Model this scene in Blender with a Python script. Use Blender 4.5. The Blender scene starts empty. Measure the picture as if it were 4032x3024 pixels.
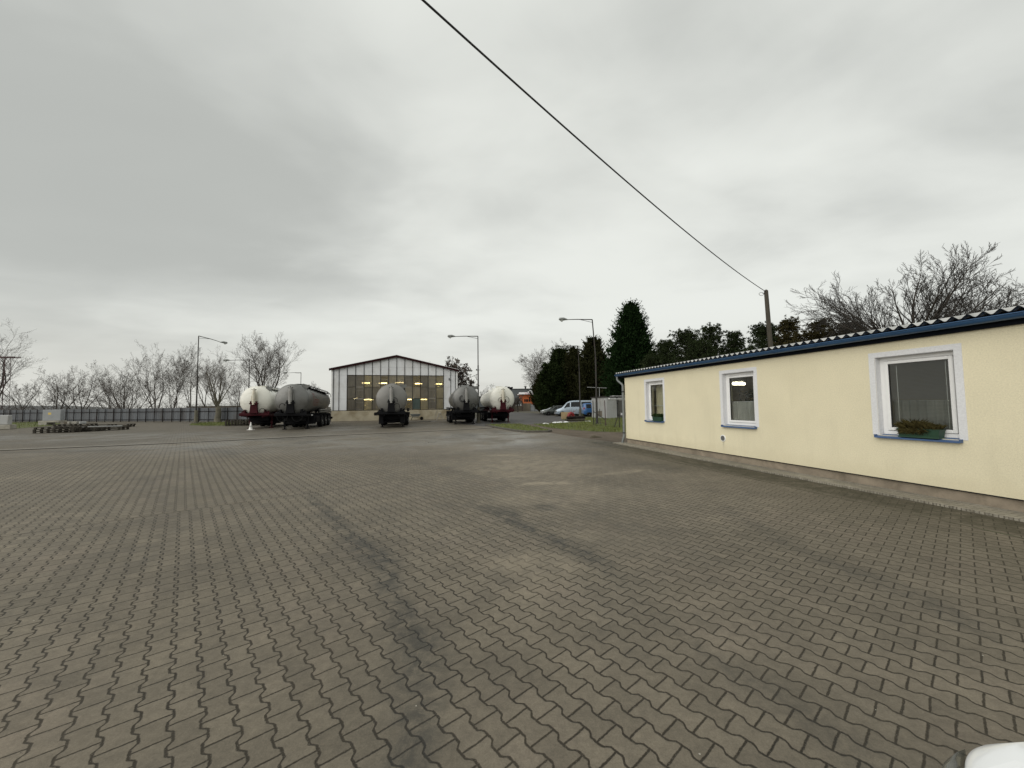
import bpy, math, random
import numpy as np
from mathutils import Vector, Matrix

# ------------------------------------------------------------------ camera, sky, sun, exposure
S = bpy.context.scene
COL = S.collection
FPX, CAMH, PITCH, ROLL = 1515.0, 1.7, math.radians(3.09), math.radians(-0.66)
RC = Matrix.Rotation(math.pi / 2 + PITCH, 3, 'X') @ Matrix.Rotation(ROLL, 3, 'Z')
cam_d = bpy.data.cameras.new('camera')
cam_d.sensor_width = 36.0
cam_d.lens = 36.0 * FPX / 4032.0
cam_d.clip_start = 0.05
cam_d.clip_end = 6000
cam = bpy.data.objects.new('camera', cam_d)
COL.objects.link(cam)
cam.matrix_world = Matrix.Translation((0, 0, CAMH)) @ RC.to_4x4()
S.camera = cam
S.view_settings.view_transform = 'Standard'
S.view_settings.look = 'None'
S.view_settings.exposure = 0.3
S.view_settings.gamma = 1.0
S.cycles.use_denoising = True
S.cycles.max_bounces = 8
S.cycles.transparent_max_bounces = 12
S.cycles.sample_clamp_indirect = 6.0

SUN_EL, SUN_AZ = math.radians(30), math.radians(231)      # clockwise from +Y: from the left, a little behind
sun_dir = Vector((math.sin(SUN_AZ) * math.cos(SUN_EL), math.cos(SUN_AZ) * math.cos(SUN_EL), math.sin(SUN_EL)))
sun_d = bpy.data.lights.new('sun', 'SUN')
sun_d.energy = 1.5
sun_d.angle = math.radians(70)
sun_d.color = (1.0, 0.97, 0.92)
sun = bpy.data.objects.new('sun', sun_d)
COL.objects.link(sun)
sun.rotation_euler = sun_dir.to_track_quat('Z', 'Y').to_euler()

W = bpy.data.worlds.new('World')
S.world = W
W.use_nodes = True


class NT:
    """small node-tree helper"""
    def __init__(s, tree):
        s.t = tree
        s.n = tree.nodes
        s.l = tree.links

    def new(s, typ, **kw):
        nd = s.n.new(typ)
        for k, v in kw.items():
            setattr(nd, k, v)
        return nd

    def put(s, sock, val):
        if val is None:
            return
        if hasattr(val, 'is_linked') or isinstance(val, bpy.types.NodeSocket):
            s.l.new(val, sock)
        elif isinstance(val, (tuple, list)) and len(val) == 3 and sock.type == 'RGBA':
            sock.default_value = (*val, 1)
        else:
            sock.default_value = val

    def m(s, op, a, b=None, c=None, clamp=False):
        nd = s.new('ShaderNodeMath', operation=op, use_clamp=clamp)
        for i, v in enumerate((a, b, c)):
            s.put(nd.inputs[i], v)
        return nd.outputs[0]

    def noise(s, vec, scale, detail=4, rough=0.55, dist=0.0):
        nd = s.new('ShaderNodeTexNoise')
        s.put(nd.inputs['Vector'], vec)
        nd.inputs['Scale'].default_value = scale
        nd.inputs['Detail'].default_value = detail
        nd.inputs['Roughness'].default_value = rough
        nd.inputs['Distortion'].default_value = dist
        return nd.outputs['Fac']

    def ramp(s, fac, stops, interp='LINEAR'):
        nd = s.new('ShaderNodeValToRGB')
        nd.color_ramp.interpolation = interp
        el = nd.color_ramp.elements
        while len(el) < len(stops):
            el.new(0.5)
        for e, (p, c) in zip(el, stops):
            e.position = p
            e.color = (c, c, c, 1) if isinstance(c, (int, float)) else (*c, 1)
        s.put(nd.inputs[0], fac)
        return nd.outputs[0]

    def mix(s, fac, a, b, blend='MIX'):
        nd = s.new('ShaderNodeMix', data_type='RGBA', blend_type=blend)
        s.put(nd.inputs[0], fac)
        s.put(nd.inputs[6], a)
        s.put(nd.inputs[7], b)
        return nd.outputs[2]

    def sep(s, vec):
        nd = s.new('ShaderNodeSeparateXYZ')
        s.put(nd.inputs[0], vec)
        return nd.outputs

    def comb(s, x, y, z=0.0):
        nd = s.new('ShaderNodeCombineXYZ')
        for i, v in enumerate((x, y, z)):
            s.put(nd.inputs[i], v)
        return nd.outputs[0]

    def attr(s, name):
        return s.new('ShaderNodeAttribute', attribute_name=name).outputs['Fac']

    def mapr(s, v, a, b, c=0.0, d=1.0, smooth=False):
        nd = s.new('ShaderNodeMapRange')
        if smooth:
            nd.interpolation_type = 'SMOOTHSTEP'
        s.put(nd.inputs[0], v)
        for i, q in enumerate((a, b, c, d)):
            s.put(nd.inputs[i + 1], q)
        return nd.outputs[0]

    def bump(s, h, strength, dist=0.01):
        nd = s.new('ShaderNodeBump')
        nd.inputs['Strength'].default_value = strength
        nd.inputs['Distance'].default_value = dist
        s.put(nd.inputs['Height'], h)
        return nd.outputs[0]


def sky_world():
    t = NT(W.node_tree)
    for nd in list(t.n):
        t.n.remove(nd)
    gen = t.new('ShaderNodeTexCoord').outputs['Generated']
    x, y, z = t.sep(gen)
    zz = t.m('ADD', t.m('MAXIMUM', z, 0.0), 0.16)
    p = t.comb(t.m('DIVIDE', x, zz), t.m('DIVIDE', y, zz), 0.0)
    mp = t.new('ShaderNodeMapping')
    mp.inputs['Rotation'].default_value = (0, 0, math.radians(-28))
    mp.inputs['Scale'].default_value = (0.75, 1.0, 1)
    mp.inputs['Location'].default_value = (1.72, 0.9, 0)
    t.put(mp.inputs[0], p)
    n1 = t.noise(mp.outputs[0], 0.62, 3, 0.45, 0.25)
    n2 = t.noise(mp.outputs[0], 1.7, 4, 0.5, 0.3)
    n3 = t.noise(mp.outputs[0], 4.2, 5, 0.55, 0.4)
    n = t.m('ADD', t.m('ADD', t.m('MULTIPLY', n1, 0.58), t.m('MULTIPLY', n2, 0.32)), t.m('MULTIPLY', n3, 0.10))
    # a heavy bank hangs low on the left, the deck thins out overhead and to the right
    wz = t.m('ADD', z, t.m('MULTIPLY', t.m('SUBTRACT', n2, 0.5), 0.34))
    band = t.m('SUBTRACT', t.mapr(wz, 0.17, 0.30, 0, 1, True), t.mapr(wz, 0.30, 0.60, 0, 1, True))
    bx = t.mapr(t.m('ADD', x, t.m('MULTIPLY', t.m('SUBTRACT', n1, 0.5), 0.5)), -0.60, -0.16, 1, 0, True)
    n = t.m('SUBTRACT', n, t.m('MULTIPLY', t.m('MULTIPLY', band, bx), 0.12))
    n = t.m('ADD', n, t.mapr(x, -0.85, 0.0, -0.055, 0.05, True))
    n = t.m('SUBTRACT', n, t.mapr(x, 0.55, 0.85, 0.0, 0.05, True))
    clouds = t.ramp(n, [(0.30, (0.475, 0.489, 0.462)), (0.42, (0.60, 0.616, 0.583)), (0.50, (0.725, 0.741, 0.698)), (0.60, (0.84, 0.858, 0.808))], 'B_SPLINE')
    low = t.mapr(z, 0.0, 0.22, 0.85, 0.0, True)
    cl = t.mix(low, clouds, (0.71, 0.708, 0.655))
    sky = t.new('ShaderNodeTexSky', sky_type='NISHITA', sun_disc=False)
    sky.sun_elevation = SUN_EL
    sky.sun_rotation = SUN_AZ
    sky.dust_density = 4
    cl10 = t.mix(1.0, cl, (8.3, 8.3, 8.3), 'MULTIPLY')            # background strength is 0.1
    c = t.mix(0.96, sky.outputs[0], cl10)
    bg = t.new('ShaderNodeBackground')
    t.put(bg.inputs[0], c)
    bg.inputs[1].default_value = 0.1
    out = t.new('ShaderNodeOutputWorld')
    t.l.new(bg.outputs[0], out.inputs[0])


sky_world()

# ------------------------------------------------------------------ placing
SITE = math.radians(13.76)                                   # the buildings share one axis, turned left of the view
DX = Vector((math.cos(SITE), math.sin(SITE), 0))
DY = Vector((-math.sin(SITE), math.cos(SITE), 0))


def ray(px, py):
    return RC @ Vector(((px - 2016) / FPX, (1512 - py) / FPX, -1))


def G(px, py, z=0.0):
    """where a sight line meets the ground"""
    r = ray(px, py)
    return Vector((0, 0, CAMH)) + r * ((z - CAMH) / r.z)


def at(px, Y):
    """ground point in the column px at distance Y"""
    r = ray(px, 1600)
    return Vector((r.x / r.y * Y, Y, 0))


def hgt(py, px, Y):
    r = ray(px, py)
    return CAMH + r.z / r.y * Y


C0 = G(2466, 1746)


def site(n, d, z=0.0):
    return C0 + DX * n + DY * d + Vector((0, 0, z))


def to_site(p):
    q = Vector(p) - C0
    return q.dot(DX), q.dot(DY)


# ------------------------------------------------------------------ mesh helpers
class MB:
    def __init__(s):
        s.v, s.f, s.mi = [], [], []

    def add(s, vs, fs, mi=0):
        o = len(s.v)
        s.v += [tuple(q) for q in vs]
        s.f += [tuple(i + o for i in f) for f in fs]
        s.mi += [mi] * len(fs)
        return s

    def box(s, x0, x1, y0, y1, z0, z1, mi=0, M=None):
        vs = [Vector((x, y, z)) for z in (z0, z1) for y in (y0, y1) for x in (x0, x1)]
        if M is not None:
            vs = [M @ q for q in vs]
        return s.add(vs, [(0, 2, 3, 1), (4, 5, 7, 6), (0, 1, 5, 4), (2, 6, 7, 3), (0, 4, 6, 2), (1, 3, 7, 5)], mi)

    def bbox(s, x0, x1, y0, y1, z0, z1, b=0.02, mi=0, M=None):
        """box with chamfered edges"""
        xs, ys, zs = (x0, x0 + b, x1 - b, x1), (y0, y0 + b, y1 - b, y1), (z0, z0 + b, z1 - b, z1)
        vs, fs = [], []

        def q(a, b_, c):
            vs.append(Vector((a, b_, c)))
            return len(vs) - 1
        k = {}
        for i in (0, 1):
            for j in (0, 1):
                for l in (0, 1):
                    ox, ix = (xs[0], xs[1]) if i == 0 else (xs[3], xs[2])
                    oy, iy = (ys[0], ys[1]) if j == 0 else (ys[3], ys[2])
                    oz, iz = (zs[0], zs[1]) if l == 0 else (zs[3], zs[2])
                    k[i, j, l] = (q(ox, iy, iz), q(ix, oy, iz), q(ix, iy, oz))
        for i in (0, 1):
            f = [k[i, 0, 0][0], k[i, 1, 0][0], k[i, 1, 1][0], k[i, 0, 1][0]]
            fs.append(f if i else f[::-1])
            f = [k[0, i, 0][1], k[0, i, 1][1], k[1, i, 1][1], k[1, i, 0][1]]
            fs.append(f if i else f[::-1])
            f = [k[0, 0, i][2], k[1, 0, i][2], k[1, 1, i][2], k[0, 1, i][2]]
            fs.append(f if i else f[::-1])
        for i in (0, 1):
            for j in (0, 1):
                fs.append([k[i, j, 0][0], k[i, j, 1][0], k[i, j, 1][1], k[i, j, 0][1]])
                fs.append([k[i, 0, j][0], k[i, 1, j][0], k[i, 1, j][2], k[i, 0, j][2]])
                fs.append([k[0, i, j][1], k[1, i, j][1], k[1, i, j][2], k[0, i, j][2]])
                for l in (0, 1):
                    fs.append(list(k[i, j, l]))
        if M is not None:
            vs = [M @ p for p in vs]
        return s.add(vs, fs, mi)

    def tube(s, pts, rad, n=8, mi=0, cap=True, squash=None):
        pts = [Vector(p) for p in pts]
        if isinstance(rad, (int, float)):
            rad = [rad] * len(pts)
        rings, vs, fs = [], [], []
        ref = None
        for i, p in enumerate(pts):
            a = pts[max(i - 1, 0)]
            b = pts[min(i + 1, len(pts) - 1)]
            t = (b - a).normalized()
            if ref is None:
                ref = Vector((0, 0, 1)) if abs(t.z) < 0.9 else Vector((1, 0, 0))
            u = t.cross(ref).normalized()
            w = u.cross(t).normalized()
            ref = w
            base = len(vs)
            for k in range(n):
                an = 2 * math.pi * k / n
                vs.append(p + (u * math.cos(an) + w * math.sin(an)) * rad[i])
            rings.append(base)
        for a, b in zip(rings, rings[1:]):
            for k in range(n):
                fs.append((a + k, a + (k + 1) % n, b + (k + 1) % n, b + k))
        if cap:
            fs.append(tuple(rings[0] + k for k in range(n))[::-1])
            fs.append(tuple(rings[-1] + k for k in range(n)))
        return s.add(vs, fs, mi)

    def cyl(s, p0, p1, r0, r1=None, n=12, mi=0):
        return s.tube([p0, p1], [r0, r0 if r1 is None else r1], n, mi)

    def lathe(s, prof, axis='Y', c=(0, 0, 0), n=24, mi=0):
        """prof: (t along the axis, radius)"""
        vs, fs = [], []
        c = Vector(c)
        for t, r in prof:
            for k in range(n):
                a = 2 * math.pi * k / n
                p, q = r * math.cos(a), r * math.sin(a)
                vs.append(c + Vector({'Y': (p, t, q), 'X': (t, p, q), 'Z': (p, q, t)}[axis]))
        for i in range(len(prof) - 1):
            for k in range(n):
                a, b = i * n + k, i * n + (k + 1) % n
                fs.append((a, b, b + n, a + n))
        fs.append(tuple(range(n))[::-1])
        fs.append(tuple(range((len(prof) - 1) * n, len(prof) * n)))
        return s.add(vs, fs, mi)

    def prism(s, poly, z0, z1, mi=0):
        n = len(poly)
        vs = [(x, y, z0) for x, y in poly] + [(x, y, z1) for x, y in poly]
        fs = [tuple(range(n))[::-1], tuple(range(n, 2 * n))]
        fs += [(i, (i + 1) % n, n + (i + 1) % n, n + i) for i in range(n)]
        return s.add(vs, fs, mi)

    def build(s, name, mat, parent=None, smooth=None):
        me = bpy.data.meshes.new(name)
        me.from_pydata(s.v, [], s.f)
        return finish(me, name, mat, parent, smooth, s.mi)


def finish(me, name, mat, parent=None, smooth=None, mi=None):
    for mm in (mat if isinstance(mat, (list, tuple)) else [mat]):
        me.materials.append(mm)
    if mi and isinstance(mat, (list, tuple)):
        me.polygons.foreach_set('material_index', mi)
    if smooth:
        me.shade_smooth()
        me.set_sharp_from_angle(angle=math.radians(smooth))
    o = bpy.data.objects.new(name, me)
    COL.objects.link(o)
    if parent is not None:
        o.parent = parent
    return o


def arr_mesh(name, V, F, mat, parent=None, smooth=False):
    """V (n,3), F (m,k) arrays"""
    V = np.asarray(V, dtype=np.float32)
    F = np.asarray(F, dtype=np.int32)
    me = bpy.data.meshes.new(name)
    k = F.shape[1]
    me.vertices.add(len(V))
    me.vertices.foreach_set('co', V.ravel())
    me.loops.add(F.size)
    me.loops.foreach_set('vertex_index', F.ravel())
    me.polygons.add(len(F))
    me.polygons.foreach_set('loop_start', np.arange(len(F), dtype=np.int32) * k)
    if smooth:
        me.polygons.foreach_set('use_smooth', np.ones(len(F), dtype=bool))
    me.update(calc_edges=True)
    me.validate()
    return finish(me, name, mat, parent)


def thing(name, label, cat, loc=(0, 0, 0), rz=0.0, group=None):
    o = bpy.data.objects.new(name, None)
    o.empty_display_size = 0.3
    COL.objects.link(o)
    o.location = loc
    o.rotation_euler = (0, 0, rz)
    tag(o, label, cat, group)
    return o


def tag(o, label, cat, group=None):
    o['label'] = label
    o['category'] = cat
    if group:
        o['group'] = group
    return o


def struct(o, kind='structure', label=None):
    o['kind'] = kind
    if label:
        o['label'] = label
    return o


def dup(root, loc, rz=None, label=None, sc=None):
    r = root.copy()
    COL.objects.link(r)
    r.location = loc
    if rz is not None:
        r.rotation_euler = (0, 0, rz)
    if sc is not None:
        r.scale = sc if isinstance(sc, (tuple, list)) else (sc, sc, sc)
    if label:
        r['label'] = label
    for ch in list(root.children):
        c = ch.copy()
        COL.objects.link(c)
        c.parent = r
        for g in list(ch.children):
            e = g.copy()
            COL.objects.link(e)
            e.parent = c
    return r


# ------------------------------------------------------------------ materials
def mat(name, col, rough=0.7, metal=0.0, var=0.12, scale=3.0, bump=0.0, bscale=40.0, dirt=None, spec=0.5, stretch=None, coat=0.0, grain=None):
    m = bpy.data.materials.new(name)
    m.use_nodes = True
    t = NT(m.node_tree)
    b = t.n['Principled BSDF']
    geo = t.new('ShaderNodeTexCoord').outputs['Object']
    if stretch:
        mp = t.new('ShaderNodeMapping')
        mp.inputs['Scale'].default_value = stretch
        t.put(mp.inputs[0], geo)
        geo = mp.outputs[0]
    n = t.noise(geo, scale, 5, 0.6)
    f = t.mapr(n, 0.25, 0.75, 1 - var, 1 + var)
    c = t.mix(1.0, tuple(col), t.comb(f, f, f), 'MULTIPLY')
    if dirt:
        dc, amt, ds = dirt
        dn = t.noise(geo, ds, 6, 0.65, 0.4)
        c = t.mix(t.mapr(dn, 0.48, 0.72, 0.0, amt, True), c, tuple(dc))
    if grain:
        g = t.mapr(t.noise(geo, grain[0], 3, 0.7), 0.25, 0.75, 1 - grain[1], 1 + grain[1])
        c = t.mix(1.0, c, t.comb(g, g, g), 'MULTIPLY')
    t.put(b.inputs['Base Color'], c)
    r = t.mapr(n, 0.2, 0.8, max(rough - 0.08, 0.02), min(rough + 0.08, 1))
    t.put(b.inputs['Roughness'], r)
    b.inputs['Metallic'].default_value = metal
    b.inputs['Specular IOR Level'].default_value = spec
    b.inputs['Coat Weight'].default_value = coat
    if bump:
        t.put(b.inputs['Normal'], t.bump(t.noise(geo, bscale, 4, 0.6), bump, 0.01))
    return m


def matte(name, col, var=0.5, scale=1.0):
    m = bpy.data.materials.new(name)
    m.use_nodes = True
    t = NT(m.node_tree)
    t.n.remove(t.n['Principled BSDF'])
    d = t.new('ShaderNodeBsdfDiffuse')
    n = t.noise(t.new('ShaderNodeTexCoord').outputs['Object'], scale, 5, 0.65)
    f = t.mapr(n, 0.28, 0.72, 1 - var, 1 + var)
    t.put(d.inputs[0], t.mix(1.0, tuple(col), t.comb(f, f, f), 'MULTIPLY'))
    t.l.new(d.outputs[0], t.n['Material Output'].inputs[0])
    return m


def emis(name, col, strength):
    m = bpy.data.materials.new(name)
    m.use_nodes = True
    t = NT(m.node_tree)
    b = t.n['Principled BSDF']
    b.inputs['Base Color'].default_value = (0.8, 0.8, 0.8, 1)
    b.inputs['Emission Color'].default_value = (*col, 1)
    b.inputs['Emission Strength'].default_value = strength
    return m


def glass(name, tint=(0.8, 0.85, 0.85), clear=0.9, haze=(0.2, 0.2, 0.18), rough=0.03, trans=0.0, double=1.0):
    """thin pane: fresnel reflection over a mix of see-through and dusty surface"""
    m = bpy.data.materials.new(name)
    m.use_nodes = True
    t = NT(m.node_tree)
    for nd in list(t.n):
        t.n.remove(nd)
    obj = t.new('ShaderNodeTexCoord').outputs['Object']
    mp = t.new('ShaderNodeMapping')
    mp.inputs['Scale'].default_value = (2.2, 2.2, 0.7)
    t.put(mp.inputs[0], obj)
    n = t.noise(mp.outputs[0], 1.7, 5, 0.65)
    tr = t.new('ShaderNodeBsdfTransparent')
    tr.inputs[0].default_value = (*tint, 1)
    df = t.new('ShaderNodeBsdfDiffuse')
    f = t.mapr(n, 0.25, 0.75, 0.6, 1.4)
    t.put(df.inputs[0], t.mix(1.0, haze, t.comb(f, f, f), 'MULTIPLY'))
    tl = t.new('ShaderNodeBsdfTranslucent')
    tl.inputs[0].default_value = (*[min(1, q * 2.5) for q in haze], 1)
    dm = t.new('ShaderNodeMixShader')
    dm.inputs[0].default_value = trans
    t.l.new(df.outputs[0], dm.inputs[1])
    t.l.new(tl.outputs[0], dm.inputs[2])
    mx = t.new('ShaderNodeMixShader')
    mx.inputs[0].default_value = clear
    t.l.new(dm.outputs[0], mx.inputs[1])
    t.l.new(tr.outputs[0], mx.inputs[2])
    gl = t.new('ShaderNodeBsdfGlossy')
    gl.inputs['Roughness'].default_value = rough
    fr = t.new('ShaderNodeFresnel')
    bk = t.new('ShaderNodeNewGeometry').outputs['Backfacing']
    t.put(fr.inputs[0], t.mapr(bk, 0, 1, 1.45, 1 / 1.45))
    o2 = t.new('ShaderNodeMixShader')
    t.put(o2.inputs[0], t.m('MINIMUM', t.m('MULTIPLY', fr.outputs[0], double), 1.0))
    t.l.new(mx.outputs[0], o2.inputs[1])
    t.l.new(gl.outputs[0], o2.inputs[2])
    out = t.new('ShaderNodeOutputMaterial')
    t.l.new(o2.outputs[0], out.inputs[0])
    return m


def paver_material(name, ang, base=(0.149, 0.1285, 0.0965), red=(0.150, 0.126, 0.0965), joint=(0.030, 0.0245, 0.0165), attrs=True):
    """interlocking I-shaped concrete pavers, 200 mm long rows 137 mm apart, with stains and trailer shade carried by the mesh"""
    m = bpy.data.materials.new(name)
    m.use_nodes = True
    t = NT(m.node_tree)
    b = t.n['Principled BSDF']
    pos = t.new('ShaderNodeNewGeometry').outputs['Position']
    x, y, z = t.sep(pos)
    wob = t.new('ShaderNodeTexNoise')
    t.put(wob.inputs['Vector'], pos)
    wob.inputs['Scale'].default_value = 9.0
    wob.inputs['Detail'].default_value = 2
    wr, wg, wb = t.sep(wob.outputs['Color'])
    ca, sa = math.cos(ang), math.sin(ang)
    u = t.m('ADD', t.m('ADD', t.m('MULTIPLY', x, ca), t.m('MULTIPLY', y, sa)), t.m('MULTIPLY', wr, 0.014))
    v = t.m('ADD', t.m('ADD', t.m('MULTIPLY', x, -sa), t.m('MULTIPLY', y, ca)), t.m('MULTIPLY', wg, 0.014))
    P, L, A = 0.1375, 0.196, 0.0135
    seam = t.m('ABSOLUTE', t.m('ADD', u, 8.5))                 # a laying seam runs across the rows
    v = t.m('ADD', v, t.m('MULTIPLY', t.m('LESS_THAN', u, -8.5), 0.052))
    ul = t.m('DIVIDE', u, L)
    vp = t.m('DIVIDE', v, P)
    k0 = t.m('FLOOR', vp)
    f = t.m('FRACT', vp)
    tri = t.m('SUBTRACT', t.m('MULTIPLY', t.m('ABSOLUTE', t.m('SUBTRACT', t.m('FRACT', ul), 0.5)), 4.0), 1.0)
    w = t.m('MINIMUM', t.m('MAXIMUM', t.m('MULTIPLY', tri, 2.5), -1.0), 1.0)
    w = t.m('MULTIPLY', w, t.m('SUBTRACT', 1.5, t.m('MULTIPLY', t.m('MULTIPLY', w, w), 0.5)))
    s0 = t.m('SUBTRACT', 1.0, t.m('MULTIPLY', t.m('FLOORED_MODULO', k0, 2.0), 2.0))
    a = t.m('MULTIPLY', t.m('MULTIPLY', s0, w), A / P)
    lo = t.m('LESS_THAN', f, a)
    hi = t.m('GREATER_THAN', f, t.m('SUBTRACT', 1.0, a))
    k = t.m('ADD', t.m('SUBTRACT', k0, lo), hi)
    dz = t.m('MULTIPLY', t.m('MINIMUM', t.m('ABSOLUTE', t.m('SUBTRACT', f, a)), t.m('ABSOLUTE', t.m('SUBTRACT', t.m('ADD', f, a), 1.0))), P)
    par = t.m('FLOORED_MODULO', k, 2.0)
    q = t.m('SUBTRACT', ul, t.m('MULTIPLY', t.m('SUBTRACT', 1.0, par), 0.5))
    de = t.m('MULTIPLY', t.m('ABSOLUTE', t.m('SUBTRACT', q, t.m('ROUND', q))), L)
    dj = t.m('MINIMUM', t.m('MULTIPLY', dz, 0.80), t.m('MULTIPLY', de, 1.05))
    if attrs:
        dj = t.m('MINIMUM', dj, t.m('MULTIPLY', seam, 0.6))
    jn = t.noise(pos, 55, 3, 0.7)
    dj = t.m('ADD', dj, t.m('MULTIPLY', t.m('SUBTRACT', jn, 0.5), 0.012))
    face = t.mapr(dj, 0.0022, 0.0080, 0, 1, True)
    wn = t.new('ShaderNodeTexWhiteNoise', noise_dimensions='2D')
    t.put(wn.inputs['Vector'], t.comb(k, t.m('FLOOR', q)))
    rnd = wn.outputs['Value']
    big = t.noise(pos, 0.35, 5, 0.6, 0.3)
    mid = t.noise(pos, 2.2, 5, 0.65, 0.2)
    fine = t.noise(pos, 90, 4, 0.7)
    spk = t.noise(pos, 260, 2, 0.6)
    rb = t.m('MULTIPLY', t.mapr(t.noise(pos, 0.8, 4, 0.6), 0.45, 0.72, 0, 1, True), t.mapr(rnd, 0.1, 1.0, 0.35, 1.0))
    c = t.mix(rb, tuple(base), tuple(red))
    val = t.m('MULTIPLY', t.mapr(rnd, 0, 1, 0.88, 1.10), t.mapr(mid, 0.25, 0.75, 0.80, 1.20))
    val = t.m('MULTIPLY', val, t.mapr(big, 0.3, 0.7, 0.82, 1.18))
    val = t.m('MULTIPLY', val, t.mapr(t.noise(pos, 17, 5, 0.7, 0.3), 0.28, 0.72, 0.80, 1.20))
    val = t.m('MULTIPLY', val, t.mapr(fine, 0.25, 0.75, 0.78, 1.22))
    val = t.m('MULTIPLY', val, t.mapr(spk, 0.3, 0.75, 0.86, 1.14))
    c = t.mix(1.0, c, t.comb(val, val, val), 'MULTIPLY')
    # grit in the joints, here and there pale
    grit = t.mapr(t.noise(pos, 120, 2, 0.5), 0.60, 0.72, 0, 1)
    jm = t.mapr(t.noise(pos, 0.9, 3, 0.6), 0.35, 0.7, 0.7, 1.5)
    jc = t.mix(t.m('MULTIPLY', grit, 0.4), t.mix(1.0, joint, t.comb(jm, jm, t.m('MULTIPLY', jm, 0.95)), 'MULTIPLY'), (0.22, 0.20, 0.16))
    height = face
    rough = t.mapr(mid, 0.3, 0.7, 0.62, 0.8)
    if attrs:
        sand = t.m('MULTIPLY', t.attr('sand'), t.mapr(t.noise(pos, 3.0, 6, 0.7, 0.4), 0.28, 0.62, 0, 1, True))
        filled = t.attr('filled')
        face2 = t.m('MAXIMUM', face, t.m('MULTIPLY', t.m('MAXIMUM', t.m('MULTIPLY', sand, 0.75), filled), 0.9))
        c = t.mix(face2, jc, c)
        c = t.mix(t.m('MULTIPLY', sand, 0.85), c, (0.325, 0.278, 0.205))
        tyre_and_shade = t.m('MULTIPLY', t.attr('tyre_and_shade'), t.mapr(t.noise(pos, 4.0, 7, 0.78, 0.8), 0.34, 0.62, 0.12, 1, True))
        c = t.mix(t.m('MULTIPLY', tyre_and_shade, 0.78), c, (0.024, 0.026, 0.025))
        moss = t.m('MULTIPLY', t.attr('moss'), t.mapr(t.noise(pos, 4.0, 6, 0.7), 0.3, 0.6, 0.35, 1, True))
        c = t.mix(t.m('MULTIPLY', moss, 0.9), c, (0.036, 0.033, 0.019))
        wet = t.m('MULTIPLY', t.attr('wet'), t.mapr(t.noise(pos, 0.45, 5, 0.6, 0.5), 0.32, 0.66, 0.15, 1, True))
        rough = t.m('SUBTRACT', rough, t.m('MULTIPLY', wet, 0.40))
        c = t.mix(t.m('MULTIPLY', wet, 0.2), c, (0.075, 0.07, 0.06))
        height = face2
    else:
        c = t.mix(face, jc, c)
    # pale grit and dark crumbs lying about
    vor = t.new('ShaderNodeTexVoronoi')
    t.put(vor.inputs['Vector'], pos)
    vor.inputs['Scale'].default_value = 9.0
    vr, vg, vb = t.sep(vor.outputs['Color'])
    chip = t.m('LESS_THAN', vor.outputs['Distance'], t.m('MULTIPLY', t.m('SUBTRACT', vr, 0.55), 0.11))
    c = t.mix(chip, c, t.mix(t.m('GREATER_THAN', vg, 0.45), (0.022, 0.018, 0.012), (0.36, 0.34, 0.29)))
    t.put(b.inputs['Base Color'], c)
    t.put(b.inputs['Roughness'], rough)
    t.put(b.inputs['Specular IOR Level'], t.m('ADD', 0.3, t.m('MULTIPLY', wet, 0.35)) if attrs else 0.3)
    hh = t.m('ADD', height, t.m('MULTIPLY', fine, 0.22))
    t.put(b.inputs['Normal'], t.bump(hh, 0.75, 0.007))
    return m


M = {}
M['pavers'] = paver_material('interlocking_pavers', math.radians(-49.5))
M['apron'] = paver_material('apron_pavers', SITE + math.pi / 2, (0.27, 0.25, 0.205), (0.25, 0.225, 0.18), (0.13, 0.115, 0.09), False)
M['soil'] = mat('soil', (0.085, 0.075, 0.05), 0.95, var=0.35, scale=0.4, bump=0.4, bscale=6, dirt=((0.06, 0.075, 0.03), 0.8, 0.25))
M['grille'] = mat('grey_grille', (0.13, 0.13, 0.125), 0.7)
M['slot'] = matte('dark_slot', (0.016, 0.013, 0.010), 0.4, 1.5)
M['grass_base'] = mat('grass_sod', (0.085, 0.098, 0.027), 0.95, var=0.4, scale=1.3, bump=0.6, bscale=25, dirt=((0.13, 0.11, 0.05), 0.7, 1.2))
M['blade'] = mat('grass_blade', (0.115, 0.14, 0.032), 0.85, var=0.5, scale=0.9, dirt=((0.18, 0.155, 0.06), 0.75, 0.8))
M['asphalt'] = mat('asphalt', (0.082, 0.078, 0.074), 0.75, var=0.28, scale=0.5, bump=0.3, bscale=60, dirt=((0.045, 0.043, 0.043), 0.8, 0.3), spec=0.3)
M['path'] = mat('dirt_path', (0.115, 0.093, 0.070), 0.92, var=0.35, scale=0.8, bump=0.4, bscale=30, dirt=((0.075, 0.057, 0.04), 0.8, 1.0), spec=0.2)
M['kerb'] = mat('kerb_concrete', (0.085, 0.078, 0.064), 0.85, var=0.3, scale=4, bump=0.4)
M['gutter_stone'] = mat('drain_stone', (0.20, 0.185, 0.16), 0.65, var=0.25, scale=1.4, bump=0.4, dirt=((0.11, 0.10, 0.085), 0.6, 0.7))
M['concrete'] = mat('concrete', (0.30, 0.285, 0.245), 0.85, var=0.22, scale=2.0, bump=0.4, dirt=((0.15, 0.135, 0.10), 0.75, 1.1))
M['plinth'] = mat('plinth_concrete', (0.24, 0.20, 0.15), 0.9, var=0.28, scale=3.0, bump=0.6, dirt=((0.12, 0.10, 0.07), 0.8, 1.6))
M['render'] = mat('yellow_render', (0.745, 0.683, 0.495), 0.92, var=0.05, scale=0.9, bump=0.65, bscale=85, dirt=((0.685, 0.625, 0.445), 0.5, 0.5), spec=0.15, grain=(45, 0.10))
M['render'].node_tree.nodes['Principled BSDF'].name = 'bsdf'


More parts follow.
